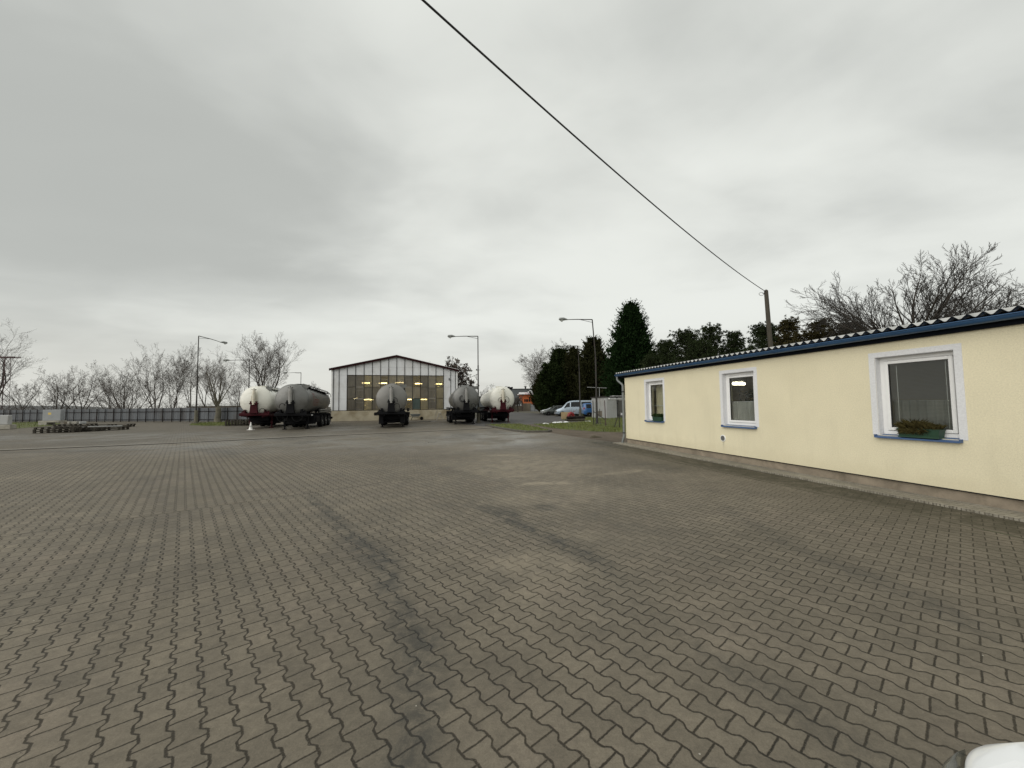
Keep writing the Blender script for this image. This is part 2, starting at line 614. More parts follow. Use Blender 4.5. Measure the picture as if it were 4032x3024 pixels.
def weather_wall(m):
    t = NT(m.node_tree)
    b = t.n['bsdf']
    src = b.inputs['Base Color'].links[0].from_socket
    o = t.new('ShaderNodeTexCoord').outputs['Object']
    x, y, z = t.sep(o)
    mp = t.new('ShaderNodeMapping')
    mp.inputs['Scale'].default_value = (1, 1, 0.12)
    t.put(mp.inputs[0], o)
    streak = t.mapr(t.noise(mp.outputs[0], 3.2, 5, 0.7), 0.52, 0.75, 0, 1, True)
    splash = t.m('MULTIPLY', t.mapr(t.m('ADD', z, t.m('MULTIPLY', t.noise(o, 2.5, 5, 0.7), 0.5)), 0.45, 0.85, 1, 0, True), 0.45)
    vent = t.m('MULTIPLY', t.mapr(t.m('ABSOLUTE', t.m('ADD', y, 5.4)), 0.008, 0.045, 1, 0, True), t.mapr(z, 0.30, 0.56, 0, 1, True))
    vent = t.m('MULTIPLY', vent, t.m('LESS_THAN', z, 0.6))
    c = t.mix(t.m('MULTIPLY', streak, 0.22), src, (0.55, 0.50, 0.355))
    c = t.mix(splash, c, (0.58, 0.52, 0.36))
    c = t.mix(t.m('MULTIPLY', vent, 0.55), c, (0.38, 0.35, 0.26))
    t.put(b.inputs['Base Color'], c)


weather_wall(M['render'])
M['white_render'] = mat('white_render', (0.70, 0.705, 0.715), 0.9, var=0.05, scale=1.5, bump=0.6, bscale=75, grain=(38, 0.10))
M['pvc'] = mat('white_frame', (0.80, 0.80, 0.79), 0.35, var=0.03)
M['gasket'] = mat('dark_gasket', (0.03, 0.03, 0.03), 0.6)
M['blue_sheet'] = mat('blue_painted_sheet', (0.024, 0.075, 0.165), 0.4, var=0.15, scale=2.5, dirt=((0.035, 0.07, 0.12), 0.5, 3.0))
M['blue_sill'] = mat('blue_sill_sheet', (0.055, 0.11, 0.235), 0.45, var=0.12)
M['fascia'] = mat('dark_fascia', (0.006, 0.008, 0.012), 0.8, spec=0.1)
M['roof_sheet'] = mat('fibre_cement', (0.46, 0.46, 0.445), 0.75, var=0.25, scale=1.5, bump=0.3, dirt=((0.16, 0.165, 0.15), 0.7, 2.0))
M['zinc'] = mat('zinc', (0.19, 0.205, 0.205), 0.55, 0.4, var=0.2, dirt=((0.14, 0.145, 0.14), 0.5, 3.0))
M['room'] = mat('room_wall', (0.72, 0.64, 0.45), 0.9, var=0.06)
M['glass'] = glass('window_glass', (0.86, 0.88, 0.87), 0.97, double=1.35)
M['lace'] = glass('lace_curtain', (0.75, 0.74, 0.70), 0.16, (0.80, 0.78, 0.72), 0.8, 0.4)
M['blind'] = mat('blind_slats', (0.23, 0.24, 0.24), 0.5)
M['cord'] = mat('blind_cord', (0.7, 0.7, 0.66), 0.8)
M['planter'] = mat('green_plastic', (0.018, 0.055, 0.03), 0.5, var=0.2)
M['plant_brown'] = mat('dry_plant', (0.055, 0.046, 0.016), 0.9, var=0.6, scale=12, spec=0.1)
M['plant_green'] = mat('green_plant', (0.022, 0.04, 0.012), 0.85, var=0.5, scale=12, spec=0.1)
M['tube'] = emis('fluorescent_tube', (1.0, 0.90, 0.66), 10.0)
M['hall_tube'] = emis('hall_tube', (1.0, 0.86, 0.52), 16.0)
M['panel'] = mat('white_cladding', (0.62, 0.63, 0.64), 0.7, var=0.10, scale=0.9, dirt=((0.46, 0.445, 0.42), 0.55, 0.8), stretch=(1, 1, 0.5))
M['casement'] = mat('dull_casement_paint', (0.20, 0.185, 0.16), 0.7, var=0.25, scale=2)
M['mullion'] = mat('dark_steel', (0.014, 0.012, 0.010), 0.7, spec=0.2)
M['red_fascia'] = mat('oxblood_fascia', (0.022, 0.006, 0.007), 0.75, var=0.2, spec=0.1)
M['hall_plinth'] = mat('stained_plinth', (0.36, 0.32, 0.235), 0.9, var=0.2, scale=0.9, bump=0.4, dirt=((0.21, 0.17, 0.10), 0.85, 0.55))
M['flash'] = mat('bright_flashing', (0.75, 0.75, 0.74), 0.4, 0.3)
M['hall_in'] = mat('hall_inside', (0.50, 0.45, 0.33), 0.9, var=0.3, scale=0.5)
for k_, (ti, cl_, hz, tr_) in {
    'warm': ((0.8, 0.75, 0.6), 0.42, (0.26, 0.247, 0.195), 0.45), 'dim': ((0.55, 0.52, 0.45), 0.46, (0.195, 0.186, 0.163), 0.35),
    'grey': ((0.6, 0.57, 0.5), 0.36, (0.27, 0.255, 0.215), 0.35), 'teal': ((0.2, 0.3, 0.28), 0.2, (0.085, 0.115, 0.105), 0.2),
    'clear': ((0.8, 0.75, 0.6), 0.6, (0.2, 0.183, 0.14), 0.4)}.items():
    M['pane_' + k_] = glass('ribbed_pane_' + k_, ti, cl_, hz, 0.22, tr_)
M['white_tank'] = mat('cream_paint', (0.70, 0.69, 0.62), 0.32, var=0.06, scale=1.3, dirt=((0.44, 0.42, 0.35), 0.6, 1.0), coat=0.25, stretch=(1, .5, 1.6))
M['alu_tank'] = mat('dull_aluminium', (0.165, 0.165, 0.158), 0.42, 0.55, var=0.14, scale=1.1, dirt=((0.095, 0.09, 0.08), 0.7, 0.8), stretch=(1, .5, 1.6))
M['grey_tank'] = mat('grey_paint', (0.18, 0.176, 0.164), 0.42, 0.15, var=0.10, scale=1.1, dirt=((0.125, 0.118, 0.103), 0.6, 0.9), stretch=(1, .5, 1.6))
M['black_steel'] = mat('black_steel', (0.008, 0.008, 0.009), 0.75, var=0.3, spec=0.08)
M['red_steel'] = mat('dark_red_steel', (0.042, 0.0035, 0.007), 0.6, var=0.25, dirt=((0.018, 0.003, 0.004), 0.7, 3.0), spec=0.15)
M['rubber'] = mat('tyre_rubber', (0.010, 0.010, 0.010), 0.9, var=0.3, spec=0.15)
M['rim'] = mat('steel_rim', (0.42, 0.42, 0.42), 0.4, 0.6)
M['ram'] = mat('ram_paint', (0.24, 0.235, 0.22), 0.45, var=0.15, scale=6)
M['ram_white'] = mat('ram_cream', (0.60, 0.57, 0.47), 0.45, var=0.15, scale=6, dirt=((0.30, 0.20, 0.10), 0.6, 6.0))
M['logo'] = mat('faded_red_print', (0.13, 0.034, 0.032), 0.5, var=0.5, scale=5, dirt=((0.15, 0.14, 0.13), 0.9, 3.0))
M['logo_dark'] = mat('faded_dark_print', (0.06, 0.055, 0.055), 0.5, var=0.3, scale=6)
M['lamp_post'] = mat('weathered_steel', (0.036, 0.034, 0.031), 0.7, 0.1, var=0.35, scale=3, dirt=((0.06, 0.03, 0.018), 0.5, 4.0), spec=0.2)
M['lamp_head'] = mat('lamp_housing', (0.22, 0.23, 0.22), 0.5, 0.2)
M['lamp_bowl'] = mat('lamp_bowl', (0.45, 0.47, 0.45), 0.2)
M['fence_sheet'] = mat('grey_sheet_fence', (0.088, 0.096, 0.106), 0.65, 0.1, var=0.32, scale=0.7, dirt=((0.045, 0.036, 0.032), 0.8, 0.5), stretch=(1, 1, 0.25))
M['fence_post'] = mat('rusty_post', (0.016, 0.013, 0.012), 0.85, var=0.4, spec=0.1)
M['wood'] = mat('old_wood', (0.050, 0.045, 0.036), 0.9, var=0.4, scale=5, stretch=(1, 1, 6), bump=0.4, spec=0.15)
M['wood_light'] = mat('pale_board', (0.36, 0.27, 0.15), 0.8, var=0.2, scale=3)
M['pole_wood'] = mat('tarred_pole', (0.052, 0.045, 0.032), 0.85, var=0.4, scale=3, stretch=(3, 3, 0.4), bump=0.4)
M['cable'] = mat('black_cable', (0.012, 0.012, 0.012), 0.6)
M['bark'] = mat('bare_bark', (0.062, 0.052, 0.042), 0.9, var=0.4, scale=1.2)
M['bark_pale'] = mat('pale_bark', (0.125, 0.115, 0.085), 0.9, var=0.4, scale=1.5, bump=0.4)
M['twig'] = mat('twigs', (0.075, 0.063, 0.052), 0.9, var=0.3, scale=0.8)
M['twig_dark'] = mat('dark_twigs', (0.042, 0.037, 0.032), 0.9, var=0.3, scale=0.8)
M['leaf_dark'] = matte('cypress_foliage', (0.014, 0.028, 0.01), 0.6, 1.1)
M['leaf_brown'] = matte('thuja_foliage', (0.028, 0.03, 0.013), 0.6, 1.0)
M['leaf_green'] = matte('yew_foliage', (0.021, 0.031, 0.0115), 0.65, 0.9)
M['needle'] = matte('pine_needles', (0.026, 0.035, 0.016), 0.55, 1.5)
M['needle_brown'] = matte('pine_needles_brown', (0.046, 0.04, 0.018), 0.6, 0.8)
M['dry_leaf'] = mat('dry_leaves', (0.060, 0.045, 0.034), 0.85, var=0.5, scale=2)
M['hill'] = mat('wooded_hill', (0.12, 0.125, 0.125), 0.95, var=0.3, scale=0.01)
M['snow'] = mat('old_snow', (0.86, 0.87, 0.88), 0.7, var=0.06, scale=4, bump=0.3)
M['shed'] = mat('pale_grey_sheet', (0.36, 0.365, 0.36), 0.65, var=0.12, scale=1.2, dirt=((0.22, 0.20, 0.17), 0.6, 1.0), stretch=(1, 1, 0.3))
M['shed_door'] = mat('dark_grey_door', (0.10, 0.10, 0.093), 0.7, var=0.2)
M['orange'] = mat('orange_render', (0.40, 0.105, 0.034), 0.85, var=0.12, scale=0.6)
M['dark_clad'] = mat('dark_grey_cladding', (0.085, 0.095, 0.10), 0.6, var=0.12, scale=0.2)
M['dark_win'] = mat('dark_window', (0.012, 0.011, 0.010), 0.15)
M['sign_white'] = mat('white_sign', (0.78, 0.77, 0.79), 0.5, var=0.04)
M['sign_pink'] = mat('pink_letter', (0.52, 0.25, 0.33), 0.6)
M['brown_wall'] = mat('brown_wall', (0.125, 0.105, 0.078), 0.9, var=0.3, scale=0.6, dirt=((0.07, 0.055, 0.04), 0.7, 0.5))
M['car_silver'] = mat('silver_paint', (0.50, 0.53, 0.55), 0.28, 0.5, var=0.03, coat=0.5)
M['car_dark'] = mat('dark_green_paint', (0.030, 0.038, 0.034), 0.25, 0.3, var=0.05, coat=0.6)
M['car_grey'] = mat('grey_green_paint', (0.22, 0.25, 0.25), 0.28, 0.5, var=0.05, coat=0.5)
M['car_van'] = mat('silver_blue_paint', (0.34, 0.40, 0.46), 0.3, 0.45, var=0.04, coat=0.5)
M['car_blue'] = mat('bright_blue_paint', (0.020, 0.095, 0.26), 0.3, 0.1, var=0.05, coat=0.5)
M['car_white'] = mat('white_paint', (0.80, 0.81, 0.82), 0.22, var=0.02, coat=0.6)
M['car_glass'] = mat('dark_car_glass', (0.008, 0.010, 0.011), 0.1, var=0.1, spec=0.35)
M['screen_glass'] = mat('windscreen_glass', (0.13, 0.14, 0.14), 0.08, var=0.1, spec=0.9)
M['trim'] = mat('black_plastic', (0.018, 0.018, 0.018), 0.6)
M['tail'] = mat('red_lens', (0.30, 0.012, 0.01), 0.2)
M['lens'] = mat('clear_lens', (0.42, 0.42, 0.40), 0.12, 0.4, coat=0.6)
M['red_paint'] = mat('red_machine_paint', (0.20, 0.012, 0.016), 0.5, var=0.2)
M['cone'] = mat('white_cone_plastic', (0.74, 0.73, 0.70), 0.55, var=0.06)
M['cabinet'] = mat('grey_cabinet', (0.24, 0.25, 0.26), 0.6, var=0.12, scale=1.5)
M['yellow'] = mat('yellow_sticker', (0.55, 0.40, 0.10), 0.6)
M['lattice'] = mat('rusty_lattice', (0.070, 0.040, 0.040), 0.75, var=0.3)

# ------------------------------------------------------------------ ground
rng = np.random.default_rng(11)


def vnoise(x, y, s, seed):
    """cheap smooth value noise for placing stains"""
    r = np.random.default_rng(seed)
    tb = r.random((64, 64))
    x, y = x / s, y / s
    i, j = np.floor(x).astype(int), np.floor(y).astype(int)
    fx, fy = x - i, y - j
    fx, fy = fx * fx * (3 - 2 * fx), fy * fy * (3 - 2 * fy)
    g = lambda a, b: tb[a % 64, b % 64]
    return (g(i, j) * (1 - fx) + g(i + 1, j) * fx) * (1 - fy) + (g(i, j + 1) * (1 - fx) + g(i + 1, j + 1) * fx) * fy


def grow(c, lo, hi, step, near, rate):
    out, x = [c], c
    while x < hi:
        x += max(step, (abs(x - c) - near) * rate)
        out.append(min(x, hi))
    x = c
    while x > lo:
        x -= max(step, (abs(x - c) - near) * rate)
        out.insert(0, max(x, lo))
    return np.array(sorted(set(out)))


def polydist(x, y, pts):
    d = np.full(x.shape, 1e9)
    for (ax, ay), (bx, by) in zip(pts, pts[1:]):
        ux, uy = bx - ax, by - ay
        t = np.clip(((x - ax) * ux + (y - ay) * uy) / (ux * ux + uy * uy), 0, 1)
        d = np.minimum(d, np.hypot(x - ax - t * ux, y - ay - t * uy))
    return d


def sm(a, b, v):
    t = np.clip((v - a) / (b - a), 0, 1)
    return t * t * (3 - 2 * t)


struct(MB().add([(-4000, -300, -.03), (4000, -300, -.03), (4000, 5000, -.03), (-4000, 5000, -.03)], [(0, 1, 2, 3)]).build('ground', M['soil']))

DRAIN = [G(*p) for p in ((-500, 1795), (0, 1771), (650, 1744), (1250, 1715), (1630, 1699), (1850, 1688.5), (1955, 1681))]


def yard():
    gx = grow(0.5, -66, 16, 0.085, 7.5, 0.07)
    gy = grow(1.2, -14, 60, 0.085, 8.5, 0.07)
    X, Y = np.meshgrid(gx, gy)
    V = np.stack([X, Y, np.zeros_like(X)], -1).reshape(-1, 3)
    nx, ny = len(gx), len(gy)
    i = (np.arange(ny - 1)[:, None] * nx + np.arange(nx - 1)[None]).ravel()
    F = np.stack([i, i + 1, i + 1 + nx, i + nx], 1)
    o = arr_mesh('pavement', V, F, M['pavers'])
    x, y = V[:, 0].astype(float), V[:, 1].astype(float)
    n1 = vnoise(x, y, 0.7, 1)
    n2 = vnoise(x, y, 2.6, 2)
    xx, yy = x + (n1 - .5) * .25, y + (n1 - .5) * .2
    t1 = [(-9.5, 11.2), (-6.4, 9.4), (-4.22, 7.9), (-3.57, 7.16), (-2.29, 5.53), (-1.61, 4.46), (-1.26, 3.89), (-1.02, 3.42), (-0.82, 2.93), (-0.67, 2.48), (-0.59, 2.24), (-0.54, 1.9), (-.45, .4), (-.5, -3)]
    t2 = [(-5.5, 11.6), (-3.4, 10.0), (-1.64, 8.09), (-0.62, 6.67), (-0.16, 5.95), (0.44, 5.08), (1.0, 3.9), (1.33, 3.0), (1.45, 2.6), (1.6, 2.2), (1.62, 1.9), (1.7, .4), (1.6, -3)]
    d1, d2 = polydist(xx, yy, t1), polydist(xx, yy, t2)
    ty = (1 - sm(.03, .22, d1 + (n1 - .5) * .12)) * (0.6 + .4 * n2) + .14 * (1 - sm(.15, .7, d1))
    ty = np.maximum(ty, (1 - sm(.03, .20, d2 + (n1 - .5) * .12)) * (0.15 + .75 * sm(.35, .65, n2)) * (.45 + .55 * sm(3.2, 5.0, y)) + .10 * (1 - sm(.2, .7, d2)))
    ty *= 1 - .85 * sm(6.6, 8.6, y)
    for pts, w, a in (
            ([(-30, 15), (-22, 15.6), (-17, 16.0), (-14, 16.8), (-11.5, 15.4), (-10, 13.5)], .6, .5),
            ([(-40, 19), (-28, 18.2), (-20, 18.6), (-12, 21), (-7, 22.3), (-2, 20), (1.5, 16)], .7, .35),
            ([(3.3, 6.2), (3.19, 4.86), (3.39, 4.09), (3.35, 3.5), (3.4, 2.9)], .22, .45),
            ([(-4, 25), (-2.5, 22), (-1.2, 19), (.5, 16), (2.6, 13.5), (4.0, 10)], .8, .38),
            ([(-2, 28), (-.6, 24), (.4, 20), (1.6, 17), (3.2, 15.5)], .7, .4),
            ([(-50, 31), (-30, 27), (-16, 27), (-6, 31), (0, 36)], 1.2, .5),
            ([(-9, 9.5), (-5.5, 6.5), (-4.4, 4.6), (-4.2, 2.6)], .5, .18),
            ([(-2.9, 12), (-1.2, 9.5), (.8, 7.4), (1.6, 5.6), (2.0, 4.2)], .3, .28)):
        dd = polydist(xx, yy, pts)
        ty = np.maximum(ty, a * (1 - sm(w * .25, w, dd)) * (.5 + n2))
    ty = np.maximum(ty, .95 * (1 - sm(.1, .34, np.hypot((xx - .48) * .9, (yy - 6.43) * 1.2))))
    yd = np.interp(x, [p.x for p in DRAIN] + [0, 3], [p.y for p in DRAIN] + [31.5, 36])
    ty = np.maximum(ty, .42 * sm(.3, 1.6, y - yd) * (.55 + .8 * vnoise(x, y, 4.0, 9)))
    # contact shadow under the trailers, painted into the ground's dark mask
    for n_, d_ in ((-21.3, 24), (-17.8, 21), (-10.6, 20), (-4.5, 23), (-.85, 24.5)):
        p = site(n_, d_)
        ty = np.maximum(ty, .5 * (1 - sm(1.0, 3.5, np.hypot(xx - p.x, (yy - p.y) * .7))))
    sd = np.zeros_like(x)
    for sx, sy, rx, ry, an, a in (
            (.62, 8.25, .75, .30, 20, .9), (2.65, 9.65, .95, .22, 37, .55), (-.15, 11.9, .9, .22, 10, .8), (-.4, 13.2, .8, .3, 5, .7),
            (.3, 9.2, .6, .18, 8, .7), (.5, 10.5, .8, .2, 5, .55), (1.7, 9.1, .6, .12, 10, .5), (1.12, 5.1, .3, .2, 0, .3), (.24, 4.3, .35, .5, 20, .38),
            (.15, 3.6, .4, .2, 0, .15), (1.6, 7.3, 1.6, .9, 10, .25), (.5, 11.0, 2.2, 3.0, 0, .5), (.9, 7.2, 1.8, 1.2, 15, .35), (1.4, 17.5, 1.6, .5, 5, .5), (-1.5, 16.0, 2, 1.5, 0, .2)):
        c, s = math.cos(math.radians(an)), math.sin(math.radians(an))
        xs_, ys_ = x + (n1 - .5) * .7, y + (n2 - .5) * .5
        u, v = (xs_ - sx) * c + (ys_ - sy) * s, -(xs_ - sx) * s + (ys_ - sy) * c
        sd = np.maximum(sd, a * (1 - sm(.25, 1.25, np.hypot(u / rx, v / ry))))
    sn, sdd = (x - C0.x) * DX.x + (y - C0.y) * DX.y, (x - C0.x) * DY.x + (y - C0.y) * DY.y
    moss = sm(-1.55, -1.15, sn) * (sdd < 1) * (.55 + .6 * n2)
    moss = np.maximum(moss, .9 * sm(-1.35, -1.0, sn) * (sdd < 1))
    moss = np.maximum(moss, .5 * sm(-3.0, -.8, sn + (n2 - .5) * 1.2) * sm(-1, 3, sdd + 8) * (1 - sm(0, 4, sdd)))
    moss = np.maximum(moss, .35 * sm(2.4, 5.5, x + (n2 - .5) * 2 - .25 * y) * (y < 14))
    fil = sm(6.5, 12.5, y + (n2 - .5) * 5) * sm(-4.5, -0.5, x + (n1 - .5) + .12 * (y - 12)) * (1 - .6 * sm(2.5, 4.5, x - .1 * y + 1)) * .48
    fil = np.maximum(fil, .7 * sm(19, 26, y) * sm(-14, -5, x))
    fil = np.maximum(fil, .55 * (1 - sm(.3, 1.1, np.hypot((x - 1.35), (y - 5.3) * .8))))
    wet = np.maximum((1 - sm(2.0, 7.5, np.abs(y - 20 - .3 * x * 0))) * sm(-26, -12, x) * (1 - sm(0, 4, x)), .7 * (1 - sm(1.5, 6, polydist(x, y, [(-60, 22), (-36, 24), (-22, 24), (-8, 33), (2, 36)]))))
    for nm, a in (('tyre_and_shade', ty), ('sand', sd), ('moss', moss), ('filled', fil), ('wet', wet)):
        at_ = o.data.attributes.new(nm, 'FLOAT', 'POINT')
        at_.data.foreach_set('value', np.clip(a, 0, 1).astype(np.float32))
    return struct(o)


yard()


def sheet(name, pts, z, m, kind='structure'):
    b = MB().add([(p[0], p[1], z) for p in pts], [tuple(range(len(pts)))])
    o = b.build(name, m)
    me = o.data
    if me.polygons[0].normal.z < 0:
        me.flip_normals()
    return struct(o, kind)


def inside(x, y, poly):
    r = np.zeros(x.shape, bool)
    n = len(poly)
    for i in range(n):
        ax, ay = poly[i][0], poly[i][1]
        bx, by = poly[(i + 1) % n][0], poly[(i + 1) % n][1]
        c = ((ay > y) != (by > y)) & (x < (bx - ax) * (y - ay) / (by - ay + 1e-12) + ax)
        r ^= c
    return r


def lawn(pts, z, count, h=0.10, seed=3, near=None):
    """sod sheet with blades standing on it, one object"""
    r = np.random.default_rng(seed)
    xs, ys = [p[0] for p in pts], [p[1] for p in pts]
    lim = near or (min(xs), max(xs), min(ys), max(ys))
    x, y = r.uniform(lim[0], lim[1], count * 4), r.uniform(lim[2], lim[3], count * 4)
    k = inside(x, y, pts)
    x, y = x[k][:count], y[k][:count]
    n = len(x)
    tall = h * (.4 + .9 * r.random(n)) * (.6 + .9 * vnoise(x, y, .8, seed))
    an = r.uniform(0, math.pi * 2, n)
    wd = .012 + .02 * r.random(n)
    le = .5 * tall * r.random(n)
    le2 = r.uniform(0, math.pi * 2, n)
    ca, sa = np.cos(an) * wd, np.sin(an) * wd
    z0 = np.full(n, z)
    A = np.stack([x - ca, y - sa, z0], 1)
    B = np.stack([x + ca, y + sa, z0], 1)
    C = np.stack([x + np.cos(le2) * le, y + np.sin(le2) * le, z0 + tall], 1)
    base = [(p[0], p[1], z) for p in pts]
    V = base + [tuple(q) for t in zip(A, B, C) for q in t]
    nb = len(base)
    b = MB()
    b.v = V
    b.f = [tuple(range(nb))] + [(nb + 3 * i, nb + 3 * i + 1, nb + 3 * i + 2) for i in range(n)]
    b.mi = [0] + [1] * n
    o = b.build('grass', [M['grass_base'], M['blade']])
    return struct(o, 'stuff')


PX = lambda *q: [G(*p)[:2] for p in q]
sheet('asphalt_road', PX((1800, 1668), (1905, 1679), (2046, 1671.5), (2100, 1670.5), (2190, 1667)) + PX((2260, 1661), (2345, 1653), (2345, 1645)) + PX((2200, 1640), (2130, 1630), (2040, 1623), (1960, 1624), (1880, 1645)), .006, M['asphalt'])
sheet('dirt_path', PX((2046, 1671.3), (2100, 1670.2), (2235, 1691), (2466, 1703)) + [site(9, 5)[:2], site(9, .1)[:2], site(.02, .1)[:2]] + PX((2420, 1741), (2280, 1722), (2166, 1704), (2120, 1694)), .0035, M['path'])
RIGHT_LAWN = PX((2100, 1671), (2130, 1678), (2160, 1684), (2235, 1692), (2330, 1699), (2466, 1704)) + [site(9, 5.3)[:2], site(45, 8)[:2], site(45, 44)[:2], site(15.5, 44)[:2]] + PX((2330, 1640), (2240, 1648), (2215, 1653), (2300, 1655), (2345, 1660), (2245, 1664), (2190, 1668))
lawn(RIGHT_LAWN, .012, 15000, .12, 3, (1, 14, 22, 46))
lawn(PX((745, 1674), (800, 1677), (930, 1676), (1010, 1673), (1040, 1664), (900, 1662), (760, 1666)), .012, 2500, .12, 4)
lawn(PX((-300, 1700), (20, 1691), (110, 1684), (210, 1676), (240, 1668), (200, 1662), (-300, 1672)), .012, 2500, .15, 5)
ISL = PX((1915, 1676), (1960, 1686), (2034, 1699), (2075, 1703), (2155, 1702), (2166, 1700), (2046, 1673))
lawn(ISL, .09, 1500, .09, 6)


def loop_strip(pts, w, z0, z1, closed=True):
    b = MB()
    n = len(pts)
    P2 = [Vector((p[0], p[1], 0)) for p in pts]
    off = []
    for i in range(n):
        a, c = (P2[i - 1], P2[(i + 1) % n]) if closed else (P2[max(i - 1, 0)], P2[min(i + 1, n - 1)])
        t = (c - a).normalized()
        off.append(Vector((t.y, -t.x, 0)) * w)
    vs, fs = [], []
    for p, o in zip(P2, off):
        vs += [p + Vector((0, 0, z0)), p + Vector((0, 0, z1)), p + o + Vector((0, 0, z1 - .01)), p + o + Vector((0, 0, z0))]
    for i in range(n if closed else n - 1):
        j = (i + 1) % n
        for k in range(4):
            fs.append((4 * i + k, 4 * i + (k + 1) % 4, 4 * j + (k + 1) % 4, 4 * j + k))
    return b.add(vs, fs)


struct(loop_strip(ISL, .12, -.02, .12).build('kerb', M['kerb']))
dr = [Vector((p.x, p.y, 0)) for p in DRAIN]
struct(loop_strip(dr, .42, -.02, .006, False).build('drain_channel', M['gutter_stone']))
struct(loop_strip([p + Vector((.24, -.42, 0)) for p in dr], .28, -.02, .009, False).build('drain_channel', M['slot']))

# wooded ridge on the left horizon
def hill():
    xs = np.linspace(-2600, -900, 90)
    h = 17 + 9 * np.sin(xs / 410.0) + 5 * np.sin(xs / 137.0 + 1) + rng.random(90) * 3
    h *= (1 - sm(-2080, -1780, xs))
    V, F = [], []
    for i, (a, b) in enumerate(zip(xs, h)):
        V += [(a, 1500, -5), (a + 8, 1640, b * .8), (a + 14, 1760, b), (a + 20, 2100, -5)]
        if i:
            k = 4 * (i - 1)
            F += [(k + q, k + 4 + q, k + 5 + q, k + 1 + q) for q in range(3)]
    struct(arr_mesh('hill', V, F, M['hill'], None, True))


hill()

